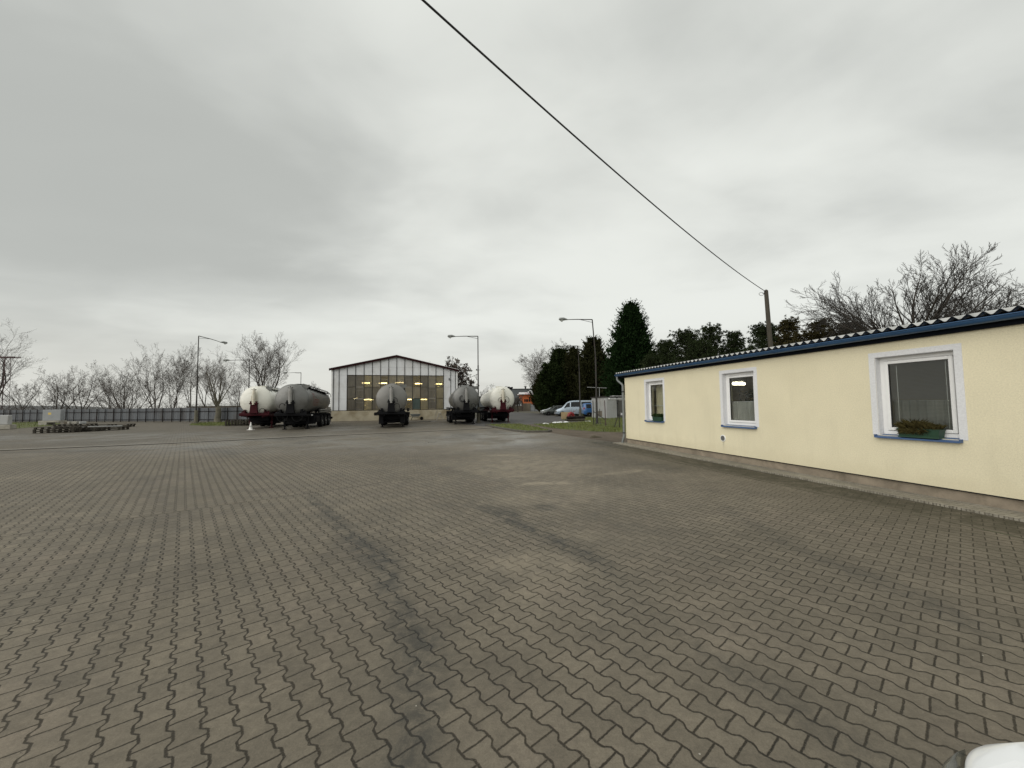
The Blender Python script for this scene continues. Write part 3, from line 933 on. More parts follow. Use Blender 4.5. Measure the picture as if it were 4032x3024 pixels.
# ------------------------------------------------------------------ yellow office building
def office():
    root = thing('office_building', 'long single-storey pale yellow office building with blue gutter and three white-framed windows', 'building', C0, SITE)
    Y1, Y0 = 0.0, -24.0
    wins = [(-2.64, -1.57), (-6.54, -5.45), (-10.46, -9.32)]
    ZB, ZT = 1.04, 2.53
    zlo, zhi, T = .22, 2.84, .34
    b = MB()
    ys = [Y1] + [q for a, c in wins for q in (c, a)] + [Y0]
    b.box(0, T, Y0, Y1, zlo, ZB)
    b.box(0, T, Y0, Y1, ZT, zhi)
    for i in range(0, len(ys), 2):
        b.box(0, T, ys[i + 1], ys[i], ZB, ZT)
    b.box(T, 9, Y1 - T, Y1, zlo, zhi)
    b.box(9 - T, 9, Y0, Y1 - T, zlo, zhi)
    b.box(T, 9 - T, Y0, Y0 + T, zlo, zhi)
    g = MB().add([(0 - .0, Y1, zhi), (9, Y1, zhi), (4.5, Y1, zhi + .84)], [(0, 1, 2)])
    b.add(g.v, g.f)
    b.build('wall', M['render'], root)
    p = MB()
    p.box(.03, 8.97, Y0 + .03, Y1 - .03, -.05, .219)
    p.build('plinth', M['plinth'], root)
    # near-black strip draws in the shadow line under the wall overhang
    MB().box(-.004, .03, Y0, Y1 + .004, .205, .2195).build('overhang_shadow_line', M['fascia'], root)
    # room behind
    rm = MB()
    for x0, x1, y0, y1, z0, z1 in ((4.6, 4.7, Y0 + T, Y1 - T, 0.2, 2.7), (T, 4.6, -14, -13.9, .2, 2.7),
                                   (T, 4.6, Y0 + T, Y1 - T, .19, .2), (T, 4.7, Y0 + T, Y1 - T, 2.70, 2.72)):
        rm.box(x0, x1, y0, y1, z0, z1)
    rm.build('room', M['room'], root)
    for i, (y0, y1) in enumerate(wins):
        w = MB()
        # plaster band and reveals
        o = .10
        w.box(-.006, .004, y0 - o, y0, ZB - .0, ZT + .095)
        w.box(-.006, .004, y1, y1 + o, ZB - .0, ZT + .095)
        w.box(-.006, .004, y0, y1, ZT, ZT + .095)
        w.box(.004, .15, y0, y0 + .008, ZB, ZT)
        w.box(.004, .15, y1 - .008, y1, ZB, ZT)
        w.box(.004, .15, y0 + .008, y1 - .008, ZT - .008, ZT)
        sur = w.build('window_surround', M['white_render'], root)
        f = MB()
        a0, a1, c0, c1, t = y0 + .008, y1 - .008, ZB + .02, ZT - .008, .065
        X0, X1 = .125, .20
        f.box(X0, X1, a0, a0 + t, c0, c1)
        f.box(X0, X1, a1 - t, a1, c0, c1)
        f.box(X0, X1, a0 + t, a1 - t, c1 - t, c1)
        f.box(X0, X1, a0 + t, a1 - t, c0, c0 + t)
        win = f.build('window', M['pvc'], root)
        s = MB()
        e = t + .006
        t2 = .06
        X0, X1 = .108, .165
        s.bbox(X0, X1, a0 + e, a0 + e + t2, c0 + e, c1 - e, .008)
        s.bbox(X0, X1, a1 - e - t2, a1 - e, c0 + e, c1 - e, .008)
        s.bbox(X0, X1, a0 + e + t2, a1 - e - t2, c1 - e - t2, c1 - e, .008)
        s.bbox(X0, X1, a0 + e + t2, a1 - e - t2, c0 + e, c0 + e + t2, .008)
        s.build('sash', M['pvc'], win)
        gk = MB()
        gi = e + t2
        for q in ((a0 + gi - .004, a0 + gi + .006, c0 + gi, c1 - gi), (a1 - gi - .006, a1 - gi + .004, c0 + gi, c1 - gi)):
            gk.box(.118, .15, *q)
        gk.box(.118, .15, a0 + gi, a1 - gi, c1 - gi - .006, c1 - gi + .004)
        gk.box(.118, .15, a0 + gi, a1 - gi, c0 + gi - .004, c0 + gi + .006)
        gk.build('gasket', M['gasket'], win)
        MB().box(.135, .141, a0 + gi, a1 - gi, c0 + gi, c1 - gi).build('pane', M['glass'], win)
        sl = MB()
        sl.add([(-.075, y0 - .03, ZB - .022), (.13, y0 - .03, ZB + .018), (.13, y1 + .03, ZB + .018), (-.075, y1 + .03, ZB - .022),
                (-.075, y0 - .03, ZB - .05), (.13, y0 - .03, ZB - .004), (.13, y1 + .03, ZB - .004), (-.075, y1 + .03, ZB - .05)],
               [(0, 3, 2, 1), (4, 5, 6, 7), (0, 4, 7, 3), (0, 1, 5, 4), (3, 7, 6, 2), (1, 2, 6, 5)])
        sl.box(-.08, .02, y0 - .036, y0 - .026, ZB - .045, ZB + .012)
        sl.box(-.08, .02, y1 + .026, y1 + .036, ZB - .045, ZB + .012)
        sl.build('window_sill', M['blue_sill'], root)
        # inside dressings
        cw = MB()
        if i == 1:
            n = 90
            vs = []
            for k in range(n + 1):
                yy = y0 + .02 + (y1 - y0 - .04) * k / n
                xx = .27 + .022 * math.sin(k * 1.15) + .01 * math.sin(k * .37)
                vs += [(xx, yy, ZB), (xx, yy, 1.71 + .012 * math.sin(k * .9))]
            cw.add(vs, [(2 * k, 2 * k + 2, 2 * k + 3, 2 * k + 1) for k in range(n)])
            cw.build('curtain', M['lace'], root, 60)
            MB().cyl((.27, y0, 1.715), (.27, y1, 1.715), .008, n=8).build('curtain_rod', M['pvc'], root)
        if i == 2:
            z = ZB + .09
            while z < ZT - .07:
                cw.add([(.205, y0 + .09, z), (.223, y0 + .09, z + .0035), (.223, y1 - .09, z + .0035), (.205, y1 - .09, z)], [(0, 1, 2, 3)])
                z += .0235
            cw.build('blind', M['blind'], root)
            for q in (y0 + .22, y1 - .22):
                MB().cyl((.200, q, ZB + .08), (.200, q, ZT - .06), .004, n=6).build('blind_cord', M['cord'], root)
            n = 70
            vs = []
            for k in range(n + 1):
                yy = y0 + .02 + (y1 - y0 - .04) * k / n
                xx = .42 + .03 * math.sin(k * .8)
                vs += [(xx, yy, ZB), (xx, yy, 1.70)]
            MB().add(vs, [(2 * k, 2 * k + 2, 2 * k + 3, 2 * k + 1) for k in range(n)]).build('curtain', M['lace'], root, 60)
        if i == 0:
            n = 30
            vs = []
            for k in range(n + 1):
                yy = y1 - .52 + .5 * k / n
                xx = .42 + .025 * math.sin(k * .9)
                vs += [(xx, yy, ZB - .1), (xx, yy, ZT)]
            cw.add(vs, [(2 * k, 2 * k + 2, 2 * k + 3, 2 * k + 1) for k in range(n)])
            cw.build('curtain', M['room'], root, 60)
            MB().cyl((.36, y0, 1.6), (.36, y1, 1.6), .009, n=8).build('curtain_rod', M['pvc'], root)
    lp = MB()
    lq = []
    for px_ in (2886, 2931):
        r_ = ray(px_, 1511)
        p_ = Vector((0, 0, CAMH)) + r_ * ((site(2.0, 0) - Vector((0, 0, CAMH))).dot(DX) / r_.dot(DX)) - C0
        lq.append((2.0, p_.dot(DY), p_.z))
    lp.tube(lq, .042, 8)
    lamp = lp.build('ceiling_lamp', M['tube'], root)
    MB().box(1.9, 2.1, min(lq[0][1], lq[1][1]), max(lq[0][1], lq[1][1]), lq[0][2] + .06, lq[0][2] + .12).build('lamp_tray', M['pvc'], lamp)
    # vent, gutter, downpipe
    v = MB()
    v.lathe([(-.018, .075), (-.018, .092), (-.012, .098), (.01, .098)], 'X', (0, -5.4, .66), 24)
    vent = v.build('vent', M['pvc'], root, 40)
    vg = MB()
    vg.lathe([(-.0205, .005), (-.0205, .073), (-.0185, .074)], 'X', (0, -5.4, .66), 24)
    for k in range(-4, 5):
        hw = math.sqrt(max(.0055 - (k * .016) ** 2, 0)) * .95
        vg.box(-.0235, -.0207, -5.4 - hw, -5.4 + hw, .66 + k * .016 - .003, .66 + k * .016 + .003)
    vg.build('vent_grille', M['grille'], vent)
    GX, GZ, GR = -.165, 2.945, .078
    gu = MB()
    prof = [(GX + GR * math.cos(a), GZ + GR * math.sin(a)) for a in np.linspace(math.pi, 2 * math.pi, 13)]
    prof = [(GX - GR - .012, GZ + .008), (GX - GR - .014, GZ - .006)] + prof + [(GX + GR, GZ + .02)]
    inn = [(x * .0 + GX + (x - GX) * .94, z + .006) for x, z in prof[2:-1]][::-1]
    ring = prof + inn
    nn = len(ring)
    vs = [(x, yy, z) for yy in (Y0 - .1, Y1 + .42) for x, z in ring]
    gu.add(vs, [(k, (k + 1) % nn, nn + (k + 1) % nn, nn + k) for k in range(nn)])
    cap = [(x, Y1 + .42, z) for x, z in prof[1:]]
    gu.add(cap, [tuple(range(len(cap)))])
    gut = gu.build('gutter', M['blue_sheet'], root, 40)
    for yy in list(np.arange(-.35, -24, -1.0)) + [.25]:
        br = MB()
        pr = [(GX + (GR + .004) * math.cos(a), GZ + (GR + .004) * math.sin(a)) for a in np.linspace(math.pi, 2 * math.pi, 11)]
        pr = [(GX - GR - .018, GZ + .012)] + pr + [(-.055, GZ + .03)]
        k2 = len(pr)
        vs = [(x, y_, z) for y_ in (yy - .014, yy + .014) for x, z in pr]
        br.add(vs, [(k, k + 1, k2 + k + 1, k2 + k) for k in range(k2 - 1)])
        br.build('gutter_bracket', M['blue_sheet'], gut)
    MB().box(-.06, -.03, Y0, Y1 + .40, 2.80, 2.985).build('fascia_board', M['fascia'], root)
    MB().box(-.03, .0 - .004, Y0, Y1 + .40, 2.80, 2.83).build('soffit', M['fascia'], root)
    # corrugated roof, 177 mm pitch
    per = .177
    ny = int((24.8) / per * 10)
    yv = np.linspace(Y0 - .3, Y1 + .46, ny)
    wv = .031 * np.sin(yv * 2 * math.pi / per)
    tl = math.tan(math.radians(8.75))
    V, F = [], []
    rows = [(-.20, 0), (4.5, 0), (9.2, 0)]
    zr = lambda x: 3.015 + ((x + .2) * tl if x <= 4.5 else (4.7 - (x - 4.5)) * tl)
    for x, _ in rows:
        V += [(x, y, zr(x) + w_) for y, w_ in zip(yv, wv)]
    nb = len(V)
    V += [(x, y, z - .007) for x, y, z in V]
    for r_ in range(2):
        for k in range(ny - 1):
            a = r_ * ny + k
            F.append((a, a + 1, a + 1 + ny, a + ny))
            F.append((nb + a, nb + a + ny, nb + a + ny + 1, nb + a + 1))
    roof = arr_mesh('roof', V, F, M['roof_sheet'], root, False)
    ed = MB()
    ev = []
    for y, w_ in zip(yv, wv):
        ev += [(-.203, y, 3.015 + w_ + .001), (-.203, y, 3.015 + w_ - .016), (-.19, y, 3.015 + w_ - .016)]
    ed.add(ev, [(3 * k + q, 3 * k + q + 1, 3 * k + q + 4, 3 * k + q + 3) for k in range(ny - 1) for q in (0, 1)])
    ed.build('sheet_edge', M['fascia'], roof)  # near-black edge: lichen stain, and shade of the open corrugations put into colour
    dp = MB()
    r = .05
    dp.tube([(GX, .33, GZ - .06), (GX, .33, 2.76), (GX + .01, .31, 2.70), (-.085, .06, 2.52), (-.075, .035, 2.46), (-.075, .03, 2.30)], r * .92, 12)
    dp.tube([(-.075, .03, 2.42), (-.075, .03, .42)], r, 12)
    dp.tube([(-.075, .03, .44), (-.075, .03, .34), (-.085, .035, .28), (-.12, .07, .12), (-.125, .075, -.02)], r * 1.08, 12)
    pipe = dp.build('downpipe', M['zinc'], root, 50)
    for z in (2.2, .45):
        MB().tube([(-.075, .03, z - .02), (-.075, .03, z + .02)], r + .008, 12).build('pipe_clamp', M['fascia'], pipe)
    return root


office()
ap = MB().box(-.50, .02, -24, .25, -.02, .035).build('pavement', M['apron'])
ap.matrix_world = Matrix.Translation(C0) @ Matrix.Rotation(SITE, 4, 'Z')
struct(ap)
sm_ = MB().box(-1.46, -1.42, -24, .3, -.02, .005).build('pavement', M['soil'])
sm_.matrix_world = Matrix.Translation(C0) @ Matrix.Rotation(SITE, 4, 'Z')
struct(sm_)


def reflection_plant():  # added plant: its dark leaves stand in for trees reflected in the pane
    root = thing('reflection_plant', 'added leafy plant standing in for reflected trees in the middle office window', 'plant', site(3.2, -3.8, .2), SITE)
    rr = random.Random(4)
    MB().tube([(0, 0, 0), (0, 0, .04), (0, 0, .45)], [.16, .17, .22], 14).build('pot', M['brown_wall'], root, 40)
    pv = MB()
    pv.tube([(0, 0, .4), (.03, 0, 1.2), (-.02, .02, 2.0)], [.03, .025, .01], 6)
    for k in range(420):
        c = Vector((rr.uniform(-.35, .35), rr.uniform(-.75, .75), rr.uniform(.8, 1.95)))
        a = rr.uniform(0, 6.28)
        u = Vector((rr.uniform(-.4, .4), math.cos(a), math.sin(a))) * .07
        v = Vector((.1, -math.sin(a), math.cos(a))) * .035
        st = Vector((0, 0, c.z - .2))
        pv.add([c - u, c + v, c + u, c - v, st, st + Vector((0, 0, .012))], [(0, 1, 2, 3), (0, 4, 5)])
    pv.build('foliage', M['plant_green'], root)


reflection_plant()


def flower_box(label, n, y0, y1, m, wild, seed):
    root = thing('flower_box', label, 'planter', site(-.005, (y0 + y1) / 2, 1.045), SITE, 'flower boxes on the office window sills')
    h, d, w = .15, .075, (y1 - y0) / 2
    b = MB()
    vs = []
    for z, s_ in ((0, .82), (h - .015, 1.0), (h - .015, 1.07), (h, 1.07), (h, .96), (h - .03, .95)):
        for sx, sy in ((-1, -1), (1, -1), (1, 1), (-1, 1)):
            vs.append((sx * d * s_, sy * (w * (1 - (1 - s_) * .35)), z))
    fs = [(3, 2, 1, 0), (20, 21, 22, 23)]
    for l in range(5):
        for k in range(4):
            fs.append((4 * l + k, 4 * l + (k + 1) % 4, 4 * l + 4 + (k + 1) % 4, 4 * l + 4 + k))
    b.add(vs, fs)
    b.bbox(-d - .015, d + .015, -w * .96, w * .96, -.008, .012, .003)
    b.build('planter', M['planter'], root)
    r = random.Random(seed)
    p = MB()
    for k in range(n):
        y = r.uniform(-w * .88, w * .88)
        x = r.uniform(-d, d)
        mid = max(0, 1 - abs(y - .08) / .22) if wild else .4
        L = r.uniform(.05, .13) * (1 + mid * .9)
        a = r.uniform(0, 6.28)
        droop = wild and r.random() < .45 * mid
        tip = Vector((x + math.cos(a) * L * .7, y + math.sin(a) * L * .8, h - (.05 if droop else -L * r.uniform(.4, .9))))
        if droop:
            tip.x = -d - r.uniform(.0, .06)
            tip.z = h - r.uniform(.0, .12)
        c = Vector((x, y, h - .02))
        s_ = Vector((-(tip - c).y, (tip - c).x, .01)).normalized() * r.uniform(.003, .008)
        mdl = (c + tip) / 2 + Vector((0, 0, .03))
        p.add([c - s_ * .5, c + s_ * .5, mdl + s_, tip, mdl - s_], [(0, 1, 2, 3, 4)])
    p.build('plant', m, root)


flower_box('small green plastic flower box with green sprigs on the sill of the farthest office window', 420, -2.58, -2.05, M['plant_green'], False, 1)
flower_box('long green flower box with drooping brown plant on the nearest office window sill', 1500, -10.25, -9.66, M['plant_brown'], True, 2)

# ------------------------------------------------------------------ workshop hall
def hall():
    root = thing('workshop_hall', 'white gabled workshop hall with dark red roof edge and wide glazed front showing lit lamps', 'hall', site(-11.15, 34.2), SITE)
    HW, D, ZE, ZA, ZS, ZT = 7.38, 32.0, 6.12, 7.80, 1.21, 5.45
    roofz = lambda x: ZA - (ZA - ZE) * abs(x) / HW
    sp = .943
    pl = MB()
    pl.box(-HW + .05, HW - .05, -.10, .25, -.05, ZS)
    pl.box(-HW + .05, -HW + .35, .25, D, -.05, ZS)
    pl.box(HW - .35, HW - .05, .25, D, -.05, ZS)
    pl.build('plinth', M['hall_plinth'], root)
    # cladding panels of the gable, each bay its own sheet strip
    w = MB()
    xs = [-HW] + [-7.15, -6.55] + [k * sp for k in range(-6, 7)] + [6.55, 7.15] + [HW]
    for a, b in zip(xs, xs[1:]):
        glazed = a >= -6 * sp - .01 and b <= 6 * sp + .01
        z0 = ZT if glazed else ZS
        zz = [z0] + [q for q in (2.62, 4.03, 5.45, 6.45) if q > z0 + .1 and q < min(roofz(a), roofz(b)) - .2]
        for i, q in enumerate(zz):
            top = zz[i + 1] - .012 if i + 1 < len(zz) else None
            x0, x1 = a + .01, b - .01
            za, zb = (top, top) if top else (roofz(x0), roofz(x1))
            w.add([(x0, -.02, q), (x1, -.02, q), (x1, -.02, zb), (x0, -.02, za), (x0, .08, q), (x1, .08, q), (x1, .08, zb), (x0, .08, za)],
                  [(0, 1, 2, 3), (5, 4, 7, 6), (0, 4, 5, 1), (3, 2, 6, 7), (0, 3, 7, 4), (1, 5, 6, 2)])
    w.box(-HW, -HW + .1, .08, D, ZS, ZE)
    w.box(HW - .1, HW, .08, D, ZS, ZE)
    w.box(-HW, HW, D - .1, D, ZS, ZE)
    w.build('wall', M['panel'], root)
    mu = MB()
    for x in xs[1:-1]:
        t = .028
        mu.box(x - t, x + t, -.07, .06, ZS, roofz(x) - .02)
    mu.box(-HW, HW, -.075, .0, ZS - .02, ZS + .06)
    mu.box(-6 * sp, 6 * sp, -.065, .0, ZT - .035, ZT + .03)
    mu.build('mullion', M['mullion'], root)
    MB().box(-HW - .03, -HW + .11, -.06, .05, ZS - .02, ZE).build('corner_strip', M['flash'], root)
    MB().box(HW - .11, HW + .03, -.06, .05, ZS - .02, ZE).build('corner_strip', M['flash'], root)
    rows = [1.27, 2.62, 4.03, 5.42]
    kinds = ['dim dim dim', 'dim dim dim', 'warm dim warm', 'dim dim grey', 'grey dim clear', 'grey grey grey', 'warm grey grey', 'clear grey dim', 'teal grey clear', 'warm dim dim', 'dim dim grey', 'warm warm warm']
    for k in range(12):
        x0, x1 = (k - 6) * sp + .028, (k - 5) * sp - .028
        casement = k in (1, 4, 7, 10)
        fr = MB()
        for z in rows[1:3]:
            fr.box(x0, x1, -.045, .01, z - (.03 if casement else .016), z + (.03 if casement else .016))
        if not casement:
            fr.box(x0 - .004, x0 + .012, -.04, .005, rows[0], rows[3])
            fr.box(x1 - .012, x1 + .004, -.04, .005, rows[0], rows[3])
        if casement:
            for j in range(3):
                a, b = rows[j], rows[j + 1]
                fr.box(x0, x0 + .035, -.055, .0, a + .03, b - .03)
                fr.box(x1 - .035, x1, -.055, .0, a + .03, b - .03)
                fr.box(x0 + .035, x1 - .035, -.055, .0, a + .03, a + .065)
                fr.box(x0 + .035, x1 - .035, -.055, .0, b - .065, b - .03)
                fr.box(x0 + .035, x1 - .035, -.05, .0, b - .46, b - .425)
        win = fr.build('window', M['casement' if casement else 'mullion'], root)
        for j in range(3):
            kd = kinds[k].split()[j]
            ins = .034 if casement else .0
            MB().box(x0 + ins, x1 - ins, -.02, -.012, rows[j] + .03, rows[j + 1] - .03).build('pane', M['pane_' + kd], win)
    # roof
    rf = MB()
    OV = .28
    for s in (-1, 1):
        x1 = s * (HW + .22)
        z1 = roofz(HW + .22)
        rf.add([(0, -OV, ZA + .02), (x1, -OV, z1 + .02), (x1, D, z1 + .02), (0, D, ZA + .02), (0, -OV, ZA + .12), (x1, -OV, z1 + .12), (x1, D, z1 + .12), (0, D, ZA + .12)],
               [(0, 1, 2, 3), (4, 7, 6, 5), (0, 4, 5, 1), (1, 5, 6, 2), (2, 6, 7, 3)])
    roof = rf.build('roof', M['roof_sheet'], root)
    fa, fl = MB(), MB()
    for s in (-1, 1):
        x1 = s * (HW + .24)
        z1 = roofz(HW + .24)
        for mb, zl, zh, y0, y1 in ((fa, -.12, .14, -OV - .03, -OV - .002), (fl, .14, .17, -OV - .05, -OV + .03)):
            mb.add([(0, y0, ZA + zl), (x1, y0, z1 + zl), (x1, y0, z1 + zh), (0, y0, ZA + zh), (0, y1, ZA + zl), (x1, y1, z1 + zl), (x1, y1, z1 + zh), (0, y1, ZA + zh)],
                   [(0, 1, 2, 3), (4, 7, 6, 5), (0, 4, 5, 1), (2, 6, 7, 3), (1, 5, 6, 2)])
    fa.build('roof_fascia', M['red_fascia'], root)
    fl.build('roof_flashing', M['flash'], roof)
    # inside
    ins = MB()
    ins.box(-HW + .4, HW - .4, 24, 24.1, 0, 6)
    ins.box(-HW + .35, HW - .35, .3, 24, .0, .02)
    ins.box(-HW + .2, HW - .2, .3, 24, 6.0, 6.05)
    ins.box(-HW + .36, -HW + .4, .3, 24, 0, 6)
    ins.box(HW - .4, HW - .36, .3, 24, 0, 6)
    for x in (-4.2, -2.6, 1.9, 2.9):
        ins.box(x - .14, x + .14, 6, 6.3, 0, 6)
    ins.box(-5.5, -1, 12, 14, 0, 2.2)
    ins.box(1.5, 5, 9, 11, 0, 1.6)
    ins.build('interior', M['hall_in'], root)

    def tubes(px0, px1, py, depth):
        pts = []
        for px in (px0, px1):
            r = ray(px, py)
            o = Vector((0, 0, CAMH))
            pl_o = site(-11.15, 34.2 + depth)
            t = (pl_o - o).dot(DY) / r.dot(DY)
            p = o + r * t - site(-11.15, 34.2)
            pts.append((p.dot(DX), depth, p.z))
        l = MB().tube(pts, .075, 6).build('hall_lamp', M['hall_tube'], root)
        MB().box(pts[0][0], pts[1][0], depth - .1, depth + .1, pts[0][2] + .085, pts[0][2] + .16).build('lamp_tray', M['panel'], l)
    s = 1 / 3.687
    for a, b, y, dp_ in ((648, 760, 583, 2.2), (888, 1008, 586, 2.2), (1133, 1248, 577, 2.2), (1418, 1522, 592, 2.2), (1708, 1814, 597, 2.2),
                         (668, 808, 824, 4), (1292, 1362, 822, 4), (1482, 1588, 821, 4), (545, 590, 810, 4)):
        tubes(1250 + a * s, 1250 + b * s, 1350 + y * s, dp_)
    cm = MB()
    cm.box(6.30, 6.42, -.35, -.05, 4.95, 5.07)
    cm.box(6.33, 6.39, -.08, -.02, 4.85, 5.2)
    cm.build('security_camera', M['mullion'], root)
    hs = MB()
    hs.tube([(4.55, -.16, .1), (4.62, -.14, .6), (4.85, -.14, 1.15)], .022, 6)
    hs.build('drain_hose', M['concrete'], root)
    return root


hall()


# ------------------------------------------------------------------ tipping silo trailers
def wheel(parent, x, y, side, r=.52, w=.36, tw=None):
    t = MB()
    s = side
    t.lathe([(-w / 2, r * .60), (-w / 2, r * .90), (-w / 2 + .05, r * .985), (-w * .1, r), (w * .1, r), (w / 2 - .05, r * .985), (w / 2, r * .90), (w / 2, r * .60)], 'X', (x, y, r), 28)
    ty = t.build('wheel', M['rubber'], parent, 35)
    m = MB()
    o = s * w / 2
    m.lathe([(o * .9, r * .61), (o * 1.02, r * .58), (o * .55, r * .50), (o * .5, r * .30), (o * .95, r * .24), (o * 1.05, r * .12), (o * 1.05, .01)], 'X', (x, y, r), 24)
    m.build('rim', M['rim'], ty, 40)
    return ty


def trailer(label, n, d, tank_m, steel, ram_m, flap, logo=False, bodyscale=1.0):
    root = thing('tank_trailer', label, 'tank trailer', site(n, d), SITE + math.radians({'T4': 0.0, 'T5': -1.0}.get(flap, 0)), 'tank trailers parked in front of the hall')
    R0, R1, L, ZC = 1.17, .82, 9.0, 2.27
    tk = MB()
    prof = [(-.30, .02), (-.285, .25), (-.25, .50), (-.19, .75), (-.10, .97), (-.02, 1.10), (.06, R0 - .015), (.12, R0)]
    prof += [(y, R0 - (R0 - R1) * max(0, (y - 1.2) / (L - 1.2))) for y in (1.2, 1.24, 3.4, 3.44, 5.6, 5.64, 7.6, L)]
    prof += [(L + .15, R1 * .93), (L + .35, R1 * .7), (L + .45, R1 * .35), (L + .48, .02)]
    tk.lathe(prof, 'Y', (0, 0, ZC), 56)
    tank = tk.build('tank', tank_m, root, 28)
    for y in (.10, 1.22, 3.42, 5.62, 7.6):
        r = R0 - (R0 - R1) * max(0, (y - 1.2) / (L - 1.2))
        MB().lathe([(y - .022, r), (y - .018, r + .008), (y + .018, r + .008), (y + .022, r)], 'Y', (0, 0, ZC), 48).build('weld_band', tank_m, tank, 50)
    # chassis
    f = MB()
    f.bbox(-1.08, 1.08, -.32, -.14, 1.06, 1.27, .02)
    f.bbox(-.62, -.48, -.14, 8.4, .92, 1.18, .01)
    f.bbox(.48, .62, -.14, 8.4, .92, 1.18, .01)
    for y in (.9, 1.6, 3.3, 4.4, 5.7, 7.0, 8.2):
        f.box(-.9, .9, y - .07, y + .07, .90, 1.10)
    for s in (-1, 1):
        f.add([(s * 1.05, -.28, 1.27), (s * 1.05, -.14, 1.27), (s * .8, .25, 1.62), (s * .72, .2, 1.50), (s * .6, -.2, 1.27)], [(0, 1, 2, 3, 4)])
        f.bbox(s * .72 - .06, s * .72 + .06, -.2, .35, .98, 1.55, .01)
        f.tube([(s * .82, .2, 1.55), (s * .30, -.22, 1.95)], .035, 6)
        f.bbox(s * .98 - .03, s * .98 + .03, -.14, 2.0, 1.0, 1.16, .01)
        # tank saddles
        for y in (.5, 2.4, 4.6, 6.8):
            f.add([(s * .50, y - .05, 1.16), (s * .62, y - .05, 1.16), (s * .80, y - .05, 1.55), (s * .50, y - .05, 1.38), (s * .50, y + .05, 1.16), (s * .62, y + .05, 1.16), (s * .80, y + .05, 1.55), (s * .50, y + .05, 1.38)],
                  [(0, 1, 2, 3), (7, 6, 5, 4), (0, 4, 5, 1), (1, 5, 6, 2), (2, 6, 7, 3)])
    ch = f.build('chassis', steel, root)
    ux = MB()
    ux.bbox(-.55, .55, 4.0, 7.6, .52, .92, .04)
    ux.bbox(-1.02, 1.02, 2.6, 3.2, .62, .98, .03)
    ux.box(-.70, .70, 1.7, 2.6, .75, 1.05)
    for y in (4.4, 5.7, 7.0):
        ux.tube([(-.95, y, .52), (.95, y, .52)], .08, 10)
    ux.bbox(-1.08, 1.08, 2.02, 2.55, .34, 1.0, .04)  # black boxes and flaps added to deepen the dark under the chassis
    ux.bbox(-.72, .72, .7, 1.7, .62, 1.02, .03)
    ux.box(-1.12, -.72, 7.7, 7.73, .25, 1.0)
    ux.box(.72, 1.12, 7.7, 7.73, .25, 1.0)
    if flap == 'T3':
        ux.bbox(-.98, -.62, .35, 1.25, .32, 1.08, .03)
        ux.bbox(.62, .98, .35, 1.15, .34, 1.08, .03)
        ux.bbox(-.60, .60, .9, 1.6, .48, 1.05, .05)
        ux.box(-.3, .25, .8, 1.0, .36, .5)
    ux.build('axles_and_dark_fill', M['black_steel'], ch)
    # pedestal and lifting ram
    pd = MB()
    pv = []
    for z, hw, y0, y1 in ((1.27, .30, -.50, -.26), (1.55, .25, -.48, -.24), (1.98, .22, -.47, -.25), (2.02, .20, -.45, -.27)):
        pv += [(-hw, y0, z), (hw, y0, z), (hw, y1, z), (-hw, y1, z)]
    pd.add(pv, [(4 * l + k, 4 * l + (k + 1) % 4, 4 * l + 4 + (k + 1) % 4, 4 * l + 4 + k) for l in range(3) for k in range(4)] + [(12, 13, 14, 15)])
    pd.bbox(-.29, .29, -.56, -.30, 1.98, 2.07, .015)
    pd.bbox(-.24, -.16, -.54, -.36, 2.05, 2.22, .01)
    pd.bbox(.16, .24, -.54, -.36, 2.05, 2.22, .01)
    pd.build('ram_pedestal', steel, root)
    rm = MB()
    rm.tube([(0, -.44, 1.95), (0, -.44, 2.95), (0, -.44, 2.96), (0, -.42, 3.14)], [.135, .135, .11, .11], 16)
    rm.tube([(0, -.42, 3.14), (0, -.42, 3.19)], [.135, .12], 12)
    ram = rm.build('lifting_ram', ram_m, root, 40)
    gd = MB()
    for s in (-1, 1):
        gd.tube([(s * .20, -.40, 2.1), (s * .20, -.36, 2.55), (s * .17, -.34, 2.74)], .022, 6)
    gd.build('ram_guide', ram_m if flap != 'T3' else M['zinc'], ram)
    rh = MB()
    rh.box(-.15, .15, -.50, -.36, 3.13, 3.17)
    rh.box(-.02, .02, -.46, -.40, 3.17, 3.26)
    rh.build('ram_head', M['black_steel'], ram)
    # hoses
    for k, (x, z, r, lo, hi) in enumerate({'T1': [(.62, 1.40, .21, 0, 180), ], 'T2': [(-.52, 1.75, .2, 20, 200), (.5, 1.05, .35, 180, 360), (-.5, 1.05, .35, 180, 360)],
                                           'T3': [(.42, 1.68, .2, -30, 190), (.24, 2.1, .22, -20, 100)], 'T4': [(-.36, 2.28, .25, 90, 300), (.60, 1.62, .19, -20, 200), (-.33, 2.28, .19, 90, 290)],
                                           'T5': [(.28, 2.15, .28, -60, 90), (-.24, 2.1, .24, 60, 190), (.62, 1.42, .22, -20, 200)]}[flap]):
        pts = [(x + r * math.cos(math.radians(a)), -.42 - .02 * k, z + r * 1.15 * math.sin(math.radians(a))) for a in np.linspace(lo, hi, 14)]
        MB().tube(pts, .022, 6).build('hose', M['rubber'], root, 60)
    # landing legs
    for s in (-1, 1):
        g = MB()
        y = 1.15 if flap != 'T3' else 1.5
        g.bbox(s * .80 - .075, s * .80 + .075, y - .07, y + .07, .35, 1.1, .01)
        g.bbox(s * .80 - .05, s * .80 + .05, y - .05, y + .05, .06, .4, .008)
        g.bbox(s * .80 - .14, s * .80 + .14, y - .14, y + .14, 0, .06, .01)
        g.tube([(s * .80, y + .05, .45), (s * .6, y + .7, 1.0)], .03, 6)
        g.build('landing_leg', steel if flap != 'T5' else M['red_steel'], root)
